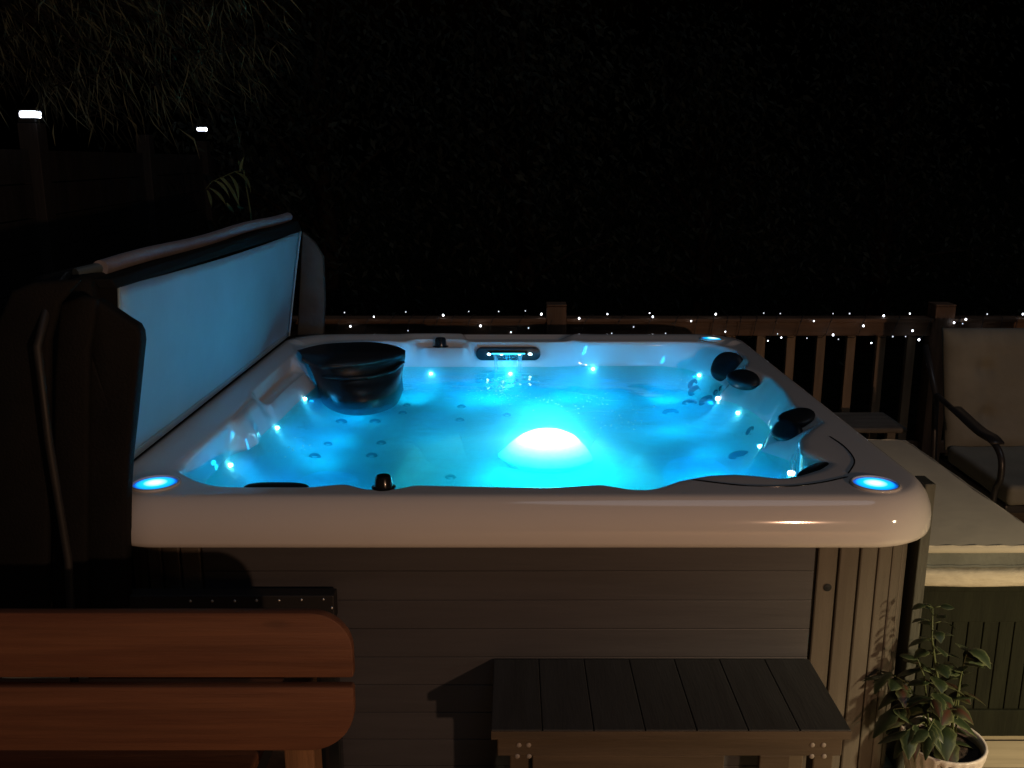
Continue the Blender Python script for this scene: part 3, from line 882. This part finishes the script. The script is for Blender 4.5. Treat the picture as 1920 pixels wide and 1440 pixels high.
# ------------------------------------------------------------ studded chest
ch = thing('storage_chest', 'black chest with a studded rim between the wooden bench and the hot tub', 'chest', (-.8, -.09, 0))
cy = -.06
xr2 = py(626, 1120, cy).x; zt2 = py(600, 1117, cy).z
MB().box(-1.14, xr2 - .003, cy + .002, cy + .045, .0, zt2 - .03, .004).build('body', M['plastic'], ch)
MB().box(-1.145, xr2, cy, cy + .047, zt2 - .075, zt2, .004).build('rim', mat('matt_black_plastic', (.012, .012, .013), .6), ch)
for u, v in ((440, 1127), (481, 1126), (523, 1126), (565, 1125), (606, 1124), (622, 1140), (398, 1127), (357, 1127)):
    p = py(u, v, cy)
    MB().blob(p, (.0042, .003, .0042), None, 12, 8).build('stud', M['stud'], ch, True)

# ------------------------------------------------------------ STEP
step = thing('tub_step', 'low step with slate coloured planks and brown edge in front of the hot tub', 'step', (.39, -.15, 0))
x0, x1 = -.052, .812; yf, yb = -.333, .0
w = (x1 - x0) / 7
for k in range(7):
    b = MB().box(x0 + k * w + .0008, x0 + (k + 1) * w - .0008, yf + .004, yb - .002, .424, .444, .002)
    b.build('tread_board', M['slate'], step)
MB().box(x0 + .0005, x1 - .0005, yf, yf + .0035, .420, .442, .001).build('nosing', M['composite'], step)
MB().box(x0 + .015, x1 - .015, yf + .012, yf + .034, .367, .423, .003).build('apron', M['composite'], step)
MB().box(x0 + .015, x1 - .015, yb - .03, yb - .008, .367, .423, .003).build('apron', M['composite'], step)
for x, ww in ((x0 + .045, .05), (x1 - .075, .05)):
    for y in (yf + .036, yb - .09):
        MB().box(x, x + ww, y, y + .05, 0, .420, .004).build('leg', M['composite'], step)
MB().box(x0 + .10, .515, yf + .016, yf + .034, .05, .3665, .003).build('riser', M['composite'], step)
MB().box(.60, .675, yf + .016, yf + .034, .05, .3665, .003).build('riser', M['composite'], step)
for u, v in ((973, 1397), (991, 1397), (970, 1418), (992, 1418), (1523, 1397), (1544, 1397), (1522, 1418), (1545, 1418)):
    p = py(u, v, yf + .012)
    MB().blob(p, (.0065, .003, .0065), None, 12, 8).build('bolt', mat('dull_bolt', (.3, .27, .24), .45), step, True)

# ------------------------------------------------------------ GREEN STORAGE BENCH
sb = thing('storage_bench', 'green panelled storage bench beside the right side of the hot tub', 'storage bench', (1.5, .8, 0))
fx0, fx1, fy, fyb = 1.20, 1.72, .28, 1.38
ztop = .53
MB().box(fx0 + .01, fx1 - .01, fy + .02, fyb, .0, ztop - .02, .003).build('carcass', M['green'], sb)
MB().box(fx0, fx1, fy, fy + .02, ztop - .125, ztop - .02, .003).build('top_rail', M['green'], sb)
MB().box(fx0, fx1, fy, fy + .02, .015, .105, .003).build('bottom_rail', M['green'], sb)
n = 11; ww = (fx1 - fx0) / n
mb = MB()
for k in range(n): mb.box(fx0 + k * ww + .0015, fx0 + (k + 1) * ww - .0015, fy + .006, fy + .0195, .106, ztop - .126, .0025)
mb.build('front_panel', M['green'], sb)
MB().box(fx0 - .01, fx1 + .01, fy - .012, fyb + .01, ztop - .019, ztop, .004).build('lid', M['green'], sb)
# post at the tub's corner
MB().prism([(1.1425, .135, 0), (1.172, .135, 0), (1.172, .21, 0), (1.1425, .21, 0)], (0, 0, .90), .003).build('corner_post', M['darkgreen'], sb)

def cushion(name, x0, x1, y0, y1, z0, z1, mt, parent, r=.03, sag=.008, seg=5):
    o = MB().box(x0, x1, y0, y1, z0, z1).build(name, mt, parent)
    bm = bmesh.new(); bm.from_mesh(o.data)
    bmesh.ops.bevel(bm, geom=bm.edges[:], offset=r, segments=seg, affect='EDGES', profile=.6)
    bmesh.ops.subdivide_edges(bm, edges=[e for e in bm.edges if e.calc_length() > .1], cuts=8, use_grid_fill=True)
    for v in bm.verts:
        w_ = v.co + ORG[o]
        v.co.z += noise.noise(w_ * 4) * sag + noise.noise(w_ * 11) * sag * .4
        v.co.y += noise.noise(w_ * 9 + Vector((5, 0, 0))) * sag * .5
    bm.to_mesh(o.data); bm.free()
    o.data.polygons.foreach_set('use_smooth', [True] * len(o.data.polygons))
    return o
ct = thing('seat_pad', 'thick cream topped pad with grey sides on the green storage bench', 'cushion', (1.4, .8, .59))
cz = [.66, .602, .566]
cushion('side_band', 1.195, 1.605, .262, 1.34, .592, .652, M['greyside'], ct, .012, .003)
cushion('top_panel', 1.192, 1.608, .255, 1.345, .640, .664, M['cream'], ct, .0115, .003)
for zz_, mm_ in ((.660, 'creamedge'), (.598, 'greyside')):
    q_ = [(1.20, .262), (1.60, .262), (1.60, 1.338), (1.20, 1.338)]
    pp_ = []
    for k in range(4):
        a, b = Vector((*q_[k], zz_)), Vector((*q_[(k + 1) % 4], zz_))
        pp_ += [a.lerp(b, t / 16) + Vector((0, 0, .0015 * math.sin(t * 2.1 + k))) for t in range(1, 16)]
    pp_.append(pp_[0])
    MB().tube(pp_, .005, 8, False).build('piping', M[mm_], ct, True)
c2 = cushion('thin_mattress', 1.19, 1.66, .235, 1.36, .541, .592, M['creamedge'], None, .018, .004)
tag(c2, 'thin wrinkled cream mattress squeezed under the grey sided pad', 'mattress')

# ------------------------------------------------------------ POTTED PLANT
pp = thing('potted_plant', 'leafy variegated plant in a fluted white pot beside the green bench', 'potted plant', (1.19, -.03, 0))
pc = Vector((1.19, -.03, 0))
n = 96; V, Fc = [], []
prof = [(.06, 0, 0), (.065, .01, 0), (.085, .10, .6), (.10, .17, 1), (.108, .20, 1), (.112, .212, .2), (.110, .218, 0), (.103, .216, 0), (.100, .20, 0), (.098, .17, 0)]
for r_, z, fl in prof:
    for k in range(n):
        a = 2 * math.pi * k / n
        rr_ = r_ * (1 + .03 * fl * math.cos(a * 26))
        V.append(pc + Vector((rr_ * math.cos(a), rr_ * math.sin(a), z)))
for i in range(len(prof) - 1):
    for k in range(n): Fc.append((i * n + k, i * n + (k + 1) % n, (i + 1) * n + (k + 1) % n, (i + 1) * n + k))
Fc.append(tuple(range(n))[::-1])
mesh('pot', V, Fc, M['pot'], pp, True)
MB().lathe([(.099, .188), (.06, .196), (0, .200)], pc, 32).build('soil', M['soil'], pp, True)
random.seed(5)
def leaf(mb, uvs, base, d, L, Wd, droop, roll=0):
    d = d.normalized(); side = d.cross(Vector((0, 0, 1)))
    if side.length < .1: side = Vector((1, 0, 0))
    side.normalize(); up = side.cross(d)
    side = (side * math.cos(roll) + up * math.sin(roll))
    up = side.cross(d)
    V, U = [], []
    nl = 7
    for j in range(nl + 1):
        t = j / nl
        c_ = base + d * (L * t) + Vector((0, 0, -droop * L * t * t))
        wd = Wd * (math.sin(math.pi * min(1, t * .93 + .05)) ** .8) * (1 - .35 * t) * (1 + .12 * (j % 2))
        for s in (-1, -.5, 0, .5, 1):
            V.append(c_ + side * s * wd + up * (-.3 * abs(s) * wd * .8 + .0))
            U.append((abs(s) * .75 + .0, t))
    Fq = []
    for j in range(nl):
        for k in range(4):
            a = j * 5 + k; Fq.append((a, a + 1, a + 6, a + 5))
    n0 = len(mb.v); mb.add(V, Fq); uvs += U
def buildleaves(name, mb, uvs, mt, parent):
    o = mb.build(name, mt, parent, False)
    o.data.polygons.foreach_set('use_smooth', [True] * len(o.data.polygons))
    ul = o.data.uv_layers.new(name='UVMap')
    for l in o.data.loops: ul.data[l.index].uv = uvs[l.vertex_index]
la, ua, lb, ub = MB(), [], MB(), []
stems = MB()
top = py(1752, 1140, -.03)
main = [pc + Vector((-.01, 0, .19))] + [pc + Vector((-.01, 0, .19)) + (top - pc - Vector((-.01, 0, .19))) * t + Vector((.012 * math.sin(t * 6), .01 * math.cos(t * 5), 0)) for t in (.2, .4, .6, .8, 1)]
stems.tube(main, [.005, .0045, .004, .0035, .003, .002], 7)
for k in range(19):
    t = k / 18
    base = main[0].lerp(main[-1], t * .98 + .02)
    for s in range(2):
        a = k * 1.57 + s * math.pi + random.uniform(-.3, .3)
        L = .095 * (1 - .62 * t) * random.uniform(.8, 1.2)
        d = Vector((math.cos(a), math.sin(a), random.uniform(-.1, .5) + .3 * t))
        b2 = base + d.normalized() * .02
        stems.tube([base, b2], .0015, 5)
        red = t < .45 and random.random() < .3
        leaf(lb if red else la, ub if red else ua, b2, d, L, L * .36, random.uniform(.3, .9), random.uniform(-.5, .5))
# low side shoots over the pot
for (u, v, y) in ((1690, 1290, -.02), (1675, 1330, -.06), (1700, 1370, -.12), (1740, 1370, -.13), (1780, 1330, -.10), (1800, 1250, -.03), (1815, 1215, -.04), (1800, 1290, .0), (1665, 1260, .0), (1720, 1235, -.04), (1745, 1310, -.1)):
    tip = py(u, v, y)
    st = pc + Vector((random.uniform(-.03, .03), random.uniform(-.03, .03), .19))
    mid = st.lerp(tip, .6) + Vector((0, 0, .05))
    stems.tube([st, mid, tip], [.003, .0025, .0015], 6)
    for k in range(5):
        a = random.uniform(0, 6.28)
        d = (tip - mid).normalized() * .6 + Vector((math.cos(a), math.sin(a), random.uniform(-.5, .3)))
        L = random.uniform(.045, .085)
        red = random.random() < .3
        leaf(lb if red else la, ub if red else ua, mid.lerp(tip, .4 + .6 * k / 4), d, L, L * .36, random.uniform(.3, 1), random.uniform(-.6, .6))
stems.build('stem', M['stem'], pp, True)
buildleaves('foliage', la, ua, M['leafA'], pp)
buildleaves('red_foliage', lb, ub, M['leafB'], pp)

# ------------------------------------------------------------ PATIO CHAIR
pcair = thing('patio_chair', 'black iron patio armchair with cream cushions on the right', 'chair', (2.75, 1.95, 0))
by2 = 2.05
xl = py(1786, 700, by2).x; ztc = py(1850, 626, by2).z
# tufted back cushion
V, Fc = [], []
nx, nz = 34, 34
bw, z0c = .66, .40
for side in (0, 1):
    for j in range(nz + 1):
        for i in range(nx + 1):
            s, t = i / nx, j / nz
            e = (min(s, 1 - s, .12) / .12) ** .5 * (min(t, 1 - t, .12) / .12) ** .5
            puff = .045 * e
            for bx in (.28, .72):
                for bz in (.30, .68):
                    r2 = (s - bx) ** 2 + (t - bz) ** 2
                    puff -= .030 * math.exp(-r2 / .004) + .010 * math.exp(-((s - bx) ** 2) / .0006) * math.exp(-((t - bz) ** 2) / .05)
            puff += .004 * noise.noise(Vector((s * 6, t * 6, 0)))
            V.append(Vector((xl + bw * s, by2 - (.02 + puff if side == 0 else -.035 * e) + .16 * t, z0c + (ztc - z0c) * t)))
m_ = (nx + 1) * (nz + 1)
for j in range(nz):
    for i in range(nx):
        a = j * (nx + 1) + i
        Fc.append((a, a + 1, a + nx + 2, a + nx + 1)); Fc.append((m_ + a, m_ + a + nx + 1, m_ + a + nx + 2, m_ + a + 1))
for i in range(nx):
    Fc.append((i, m_ + i, m_ + i + 1, i + 1)); a = nz * (nx + 1) + i; Fc.append((a, a + 1, m_ + a + 1, m_ + a))
for j in range(nz):
    a = j * (nx + 1); Fc.append((a, a + nx + 1, m_ + a + nx + 1, m_ + a)); a += nx; Fc.append((a, m_ + a, m_ + a + nx + 1, a + nx + 1))
mesh('back_cushion', V, Fc, M['chair_cream'], pcair, True)
cushion('seat_cushion', xl - .0, xl + bw, by2 - .62, by2 - .03, .34, .43, M['chair_cream'], pcair, .03, .01)
MB().box(xl, xl + bw, by2 - .60, by2 + .04, .30, .335, .008).build('seat_frame', M['iron'], pcair)
for sx in (xl - .045, xl + bw + .045):
    hx = .0
    arm = [Vector((sx, by2 + .03, .66)), Vector((sx, by2 - .15, .635)), Vector((sx, by2 - .38, .60)), Vector((sx, by2 - .52, .595)), Vector((sx, by2 - .60, .55)), Vector((sx, by2 - .615, .46)), Vector((sx, by2 - .58, .36)), Vector((sx, by2 - .60, .0))]
    sm_ = []
    for i in range(len(arm) - 1):
        p0, p1, p2, p3 = arm[max(i - 1, 0)], arm[i], arm[i + 1], arm[min(i + 2, len(arm) - 1)]
        for k in range(8):
            t = k / 8
            sm_.append(.5 * ((2 * p1) + (p2 - p0) * t + (2 * p0 - 5 * p1 + 4 * p2 - p3) * t * t + (3 * p1 - p0 - 3 * p2 + p3) * t ** 3))
    sm_.append(arm[-1])
    MB().tube(sm_, .014, 10).build('arm_frame', M['iron'], pcair, True)
    pad = sm_[8:28]
    mb = MB(); VV, FF = [], []
    for p in pad:
        VV += [p + Vector((-.03, 0, .012)), p + Vector((.03, 0, .012)), p + Vector((.03, 0, .020)), p + Vector((-.03, 0, .020))]
    for i in range(len(pad) - 1):
        for k in range(4): FF.append((4 * i + k, 4 * i + (k + 1) % 4, 4 * i + 4 + (k + 1) % 4, 4 * i + 4 + k))
    FF += [(0, 3, 2, 1), tuple(4 * (len(pad) - 1) + k for k in range(4))]
    mesh('armrest', VV, FF, M['iron'], pcair, True)
    MB().tube([(sx, by2 + .22, ztc - .1), (sx, by2 + .05, .66), (sx, by2 + .0, .33), (sx, by2 + .10, 0)], .015, 10).build('back_leg', M['iron'], pcair, True)

# small weathered stool behind the pad
zs = .40
a_, b_ = pz(1580, 803, zs), pz(1703, 772, zs)
st = thing('wooden_stool', 'narrow weathered grey wooden stool near the railing', 'stool', ((a_.x + b_.x) / 2, a_.y, 0))
MB().box(a_.x - .1, pz(1703, 803, zs).x, a_.y, b_.y, zs - .03, zs, .012, 3).build('seat_board', M['greywood'], st)
for x in (a_.x + .0, pz(1668, 803, zs).x):
    for y in (a_.y + .02, b_.y - .07): MB().box(x, x + .045, y, y + .04, 0, zs - .031, .004).build('leg', M['greywood'], st)

# ------------------------------------------------------------ RAILING
rail = thing('deck_railing', 'stained wooden deck railing with upright balusters behind the hot tub', 'railing', (0, 3.0, 0))
yr = 3.0
zr_top, zr_bot = .893, .787
for x in (-4.15, -1.95, .251, 2.466, 4.68):
    MB().box(x - .056, x + .056, yr - .05, yr + .062, -.6, .962, .004).build('post', M['railpost'], rail)
    MB().box(x - .058, x + .058, yr - .052, yr + .064, .9625, .975, .005).build('post_cap', M['railpost'], rail)
segs = [(-4.09, -2.006), (-1.894, .195), (.307, 2.41), (2.522, 4.62)]
for a, b in segs:
    MB().box(a, b, yr - .045, yr + .065, zr_top - .022, zr_top, .005).build('handrail', M['rail'], rail)
    MB().box(a, b, yr - .012, yr + .026, zr_bot, zr_top - .0225, .004).build('rail_board', M['rail'], rail)
    MB().box(a, b, yr - .012, yr + .026, .08, .15, .004).build('bottom_rail', M['rail'], rail)
    n = round((b - a) / .173)
    for k in range(n):
        x = a + (b - a) * (k + .5) / n
        MB().box(x - .025, x + .025, yr + .0265, yr + .062, .05, zr_top - .0225, .003).build('baluster', M['balu'], rail)

# fairy lights
fl = thing('fairy_lights', 'string of tiny white lights wound around the wooden railing', 'string lights', (0, 2.95, .85))
BUL = [(646, 586), (657, 612), (701, 594), (761, 585), (765, 620), (831, 591), (879, 584), (901, 611), (935, 584), (958, 623), (985, 583), (991, 615), (1015, 589), (1086, 597), (1139, 589), (1147, 625), (1188, 613),
       (1218, 587), (1224, 594), (1222, 628), (1248, 625), (1296, 602), (1342, 589), (1360, 622), (1432, 587), (1463, 588), (1458, 626), (1465, 633), (1440, 639), (1526, 602), (1562, 588), (1593, 588), (1619, 611),
       (1562, 628), (1572, 636), (1513, 634), (1634, 643), (1657, 592), (1706, 588), (1711, 620), (1674, 631), (1698, 631), (1723, 637), (1789, 605), (1811, 599), (1805, 607), (1848, 620), (1851, 589), (1918, 589)]
random.seed(9)
big = {(831, 591), (901, 611), (1015, 589), (657, 612), (1224, 594), (1342, 589), (1657, 592), (1711, 620), (1789, 605), (1811, 599), (1848, 620), (1918, 589), (1562, 628), (1086, 597), (1619, 611), (1723, 637)}
for (u, v) in BUL:
    p = py(u, v, yr - .07 if v > 592 else yr - .03)
    r_ = random.uniform(.0048, .0062) if (u, v) in big else random.uniform(.0030, .0042)
    MB().blob(p, (r_, r_, r_ * 1.2), None, 10, 8).build('bulb', M['bulb'] if (u, v) in big or random.random() < .3 else M['dimbulb'], fl, True)
wire = []
x = -1.85; k = 0
w = []
while x < 4.4:
    ph = k / 10 * 2 * math.pi
    yc, zc = yr + .01, (zr_top + zr_bot) / 2
    # rounded loop around the rail, drifting along it
    dy_, dz_ = .068, .066
    w.append((x, yc + dy_ * math.copysign(abs(math.sin(ph)) ** .6, math.sin(ph)), zc + dz_ * math.copysign(abs(math.cos(ph)) ** .6, math.cos(ph))))
    k += 1; x += .0135 + .006 * math.sin(k * .05)
MB().tube(w, .0022, 5).build('wire', M['iron'], fl, True)

# ------------------------------------------------------------ GARDEN FENCE and solar lamps
gf = thing('garden_fence', 'dark tall garden fence beyond the folded spa cover', 'fence', (-2.6, 4.2, -.6))
pA, pB = py(57, 214, 2.15), py(379, 242, 6.2)
dirv = (pB - pA); dirv.z = 0
posts = [pA + dirv * t for t in (-.5, 0, .5, 1.0, 1.6, 2.2)]
for p in posts:
    MB().box(p.x - .045, p.x + .045, p.y - .045, p.y + .045, -.6, pA.z - .04, .004).build('post', M['fence'], gf)
for a, b in zip(posts, posts[1:]):
    d = (b - a).normalized(); nn = Vector((d.y, -d.x, 0))
    mb = MB()
    for k in range(15):
        z = -.5 + k * .155
        if z + .15 > pA.z - .1: break
        aa = a + d * .05 - nn * .01; bb_ = b - d * .05 - nn * .01
        mb.prism([aa + Vector((0, 0, z - a.z)), bb_ + Vector((0, 0, z - b.z)), bb_ + Vector((0, 0, z + .148 - b.z)), aa + Vector((0, 0, z + .148 - a.z))], -nn * .02 - nn * .006 * (k % 2))
    mb.build('board_panel', M['fence'], gf)
def solar(p, lab, s=1):
    t = thing('solar_light', lab, 'solar light', (p.x, p.y, p.z - .03), 'solar lights on the garden fence')
    MB().box(p.x - .042, p.x + .042, p.y - .04, p.y + .04, p.z + .012, p.z + .022, .004).build('cap', M['plastic'], t)
    MB().box(p.x - .036, p.x + .036, p.y - .036, p.y + .036, p.z - .016, p.z + .0115, .008, 3).build('lens', M['solar'], t)
    MB().box(p.x - .042, p.x + .042, p.y - .042, p.y + .042, p.z - .038, p.z - .0165, .004).build('collar', M['plastic'], t)
    lamp('solar_glow', 'POINT', (p.x + .07, p.y - .08, p.z - .03), .02 * s, (.75, .85, 1), .03)
solar(pA, 'larger bright white solar lamp nearest the top left edge')
solar(posts[3] + Vector((0, 0, pB.z - pA.z)), 'smaller solar lamp farther along the fence, right of the other', 1.2)

# ------------------------------------------------------------ TREES
def leafcloud(mb, pts, L, Wd, hang=.8, drift=(.25, .5)):
    for p in pts:
        d = Vector((random.gauss(*drift), random.gauss(0, .5), -hang * random.uniform(.5, 1.4))).normalized()
        l = L * random.uniform(.6, 1.35); w_ = Wd * random.uniform(.7, 1.2)
        s = d.cross(Vector((random.gauss(0, 1), random.gauss(0, 1), .2))).normalized()
        cur = Vector((random.gauss(0, .12), 0, -.12)) * l
        q = p + d * l * .5 - cur * .3; e = p + d * l + cur
        mb.add([p, q + s * w_, e, q - s * w_], [(0, 1, 2, 3)])
random.seed(21)
wt = thing('willow_tree', 'tree with long narrow drooping leaves overhanging at the top left', 'tree', (-3.9, 3.4, -.6))
tr = MB()
tb = Vector((-3.9, 3.4, -.6))
tr.tube([tb, tb + Vector((.05, 0, 1.2)), tb + Vector((.0, .05, 2.4)), tb + Vector((.15, 0, 3.6)), tb + Vector((.3, -.1, 4.8))], [.16, .13, .11, .08, .04], 12)
lv = []
tips = [(60, 60), (150, 90), (250, 60), (330, 40), (410, 10), (455, 85), (390, 110), (300, 140), (200, 150), (90, 150), (350, 90), (20, 110), (420, -50), (250, -60), (100, -40), (360, -60), (40, -120), (400, 50), (180, 20), (440, -120)]
for (u, v) in tips:
    y = random.uniform(2.2, 3.6)
    tip = py(u, v, y)
    st_ = tb + Vector((.1, 0, random.uniform(2.6, 4.3)))
    mid = st_.lerp(tip, .5) + Vector((0, 0, .35))
    path = []
    for k in range(15):
        t = k / 14
        path.append(st_ * (1 - t) ** 2 + mid * 2 * t * (1 - t) + tip * t * t)
    tr.tube(path, [.03 * (1 - k / 15) + .003 for k in range(15)], 6)
    for k in range(4, 15):
        for _ in range(7):
            lv.append(path[k] + Vector((random.gauss(0, .10), random.gauss(0, .12), random.gauss(-.03, .08))))
    for _ in range(3):
        tw = [tip + Vector((random.uniform(-.25, .3) * t, random.uniform(-.1, .1) * t, -.20 * t * t + .06 * t)) for t in (0, .4, .8, 1.1)]
        tr.tube(tw, .003, 4)
        for q in tw: lv += [q + Vector((random.gauss(0, .05), random.gauss(0, .05), random.gauss(0, .03))) for _ in range(4)]
tr.build('trunk', M['bark'], wt, True)
mb = MB(); leafcloud(mb, lv, .15, .0042, .95, (.38, .34))
mb.build('crown', M['willow'], wt)

# young shoot arching above the cover
sh = thing('arching_shrub', 'slender shoot with narrow curved leaves arching above the spa cover', 'shrub', (-1.9, 3.3, -.6))
g0 = py(480, 520, 3.3); base = Vector((g0.x - .1, 3.3, -.6))
pth = [base, Vector((g0.x, 3.3, .8)), py(470, 400, 3.3), py(457, 320, 3.3), py(440, 322, 3.28), py(415, 333, 3.2), py(398, 340, 3.15), py(386, 354, 3.1)]
MB().tube(pth, [.010, .008, .006, .005, .004, .003, .003, .002], 6).build('stem', M['stem'], sh, True)
mb = MB()
def ribbon(a, b, c_, w_):
    V, Fq = [], []
    for k in range(9):
        t = k / 8
        p = a * (1 - t) ** 2 + b * 2 * t * (1 - t) + c_ * t * t
        ww_ = w_ * math.sin(math.pi * min(.97, t + .06))
        V += [p + Vector((ww_, -ww_ * .3, ww_ * .4)), p - Vector((ww_, -ww_ * .3, ww_ * .4))]
    for k in range(8): Fq.append((2 * k, 2 * k + 1, 2 * k + 3, 2 * k + 2))
    mb.add(V, Fq)
for (a, b, c_) in (((400, 338), (420, 342), (431, 372)), ((412, 333), (422, 335), (428, 352)), ((392, 352), (415, 362), (425, 388)), ((425, 380), (432, 392), (439, 398)), ((430, 328), (450, 345), (447, 385)), ((440, 322), (468, 330), (470, 362)),
                  ((450, 322), (452, 305), (458, 293)), ((388, 356), (396, 372), (397, 390)), ((418, 332), (440, 360), (452, 395)), ((455, 318), (448, 306), (447, 300)), ((445, 385), (450, 392), (462, 390))):
    y = 3.2 + random.uniform(-.03, .03)
    ribbon(py(*a, y), py(*b, y), py(*c_, y), .010)
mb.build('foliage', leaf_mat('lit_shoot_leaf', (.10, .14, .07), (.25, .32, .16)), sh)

def bushy(name, lab, x, y, h, r_, n, L=.16, trunk=True):
    t = thing(name, lab, 'tree', (x, y, -.6), 'dark trees beyond the railing')
    b = Vector((x, y, -.6))
    tk = MB(); tk.tube([b, b + Vector((.05, 0, h * .4)), b + Vector((-.05, .1, h * .75)), b + Vector((.05, 0, h * .95))], [.13, .10, .06, .02], 10)
    P = []
    cl = []
    for _ in range(26):
        a = random.uniform(0, 6.28); z = random.uniform(.25, 1.0)
        rad = r_ * math.sin(math.pi * min(1, z * .85 + .1)) ** .6
        q = b + Vector((math.cos(a) * rad * random.uniform(.2, 1), math.sin(a) * rad * random.uniform(.2, 1), z * h))
        cl.append(q)
        tk.tube([b + Vector((0, 0, z * h * .7)), (b + Vector((0, 0, z * h * .7))).lerp(q, .5) + Vector((0, 0, .1)), q], [.03, .02, .006], 5)
    tk.build('trunk', M['bark'], t, True)
    for k in range(n):
        q = random.choice(cl); s = .42
        P.append(q + Vector((random.gauss(0, s), random.gauss(0, s), random.gauss(0, s))))
    mb = MB(); leafcloud(mb, P, L, L * .22, .5)
    mb.build('crown', M['hedge'], t)
random.seed(33)
for nm, lab, x, y, h, r_ in (('leafy_tree', 'dim leafy tree beyond the railing above the far end of the cover', -1.9, 7.2, 3.9, 1.3),
                            ('leafy_tree', 'dim leafy tree directly beyond the waterfall side of the tub', .1, 7.6, 4.2, 1.5),
                            ('leafy_tree', 'dim leafy tree beyond the tub corner light at the far right rim', 2.2, 8.6, 3.6, 1.3),
                            ('leafy_tree', 'dark tree beyond the right railing post', 4.6, 9.5, 4.4, 1.7)):
    bushy(nm, lab, x, y, h, r_, 5000, .09)

# ------------------------------------------------------------ LIGHT
lamp('porch_light', 'POINT', (1.90, -3.90, 1.57), 168, (1.0, .57, .34), .04)
sp_ = lamp('door_light', 'SPOT', (2.45, -1.3, 1.05), 170, (1.0, .80, .48), .06, spot_size=R(76), spot_blend=1)
sp_.rotation_euler = (Vector((1.62, -.2, .0)) - Vector((2.45, -1.3, 1.05))).to_track_quat('-Z', 'Y').to_euler()
overhead_fill = bpy.data.lights.new('overhead_fill', 'SUN'); overhead_fill.energy = .14; overhead_fill.angle = R(25); overhead_fill.color = (.78, .86, 1)  # soft fill added to brighten upward faces; no moon stands behind it
mo = bpy.data.objects.new('overhead_fill', overhead_fill); mo.rotation_euler = (R(24), 0, R(32)); COL.objects.link(mo)

w_ = bpy.data.worlds.new('World'); S.world = w_; w_.use_nodes = True
nt = w_.node_tree
sky = nt.nodes.new('ShaderNodeTexSky'); sky.sky_type = 'NISHITA'; sky.sun_disc = False
sky.sun_elevation = R(-4); sky.sun_rotation = R(200)
nt.links.new(sky.outputs[0], nt.nodes['Background'].inputs[0])
nt.nodes['Background'].inputs[1].default_value = .10

cam = bpy.data.cameras.new('camera'); cam.sensor_width = 36; cam.lens = F * 36 / 1920; cam.clip_end = 500; cam.clip_start = .05
cam.shift_x = -(CX - 960) / 1920
co = bpy.data.objects.new('camera', cam); co.location = CAM; co.rotation_euler = (R(90) - PITCH, 0, 0); COL.objects.link(co)
S.camera = co
S.view_settings.view_transform = 'Standard'; S.view_settings.look = 'None'
S.view_settings.exposure = 0; S.view_settings.gamma = 1
S.cycles.use_denoising = True
S.cycles.max_bounces = 10; S.cycles.transparent_max_bounces = 16; S.cycles.volume_bounces = 2
S.cycles.sample_clamp_indirect = 6
S.cycles.caustics_reflective = False; S.cycles.caustics_refractive = False
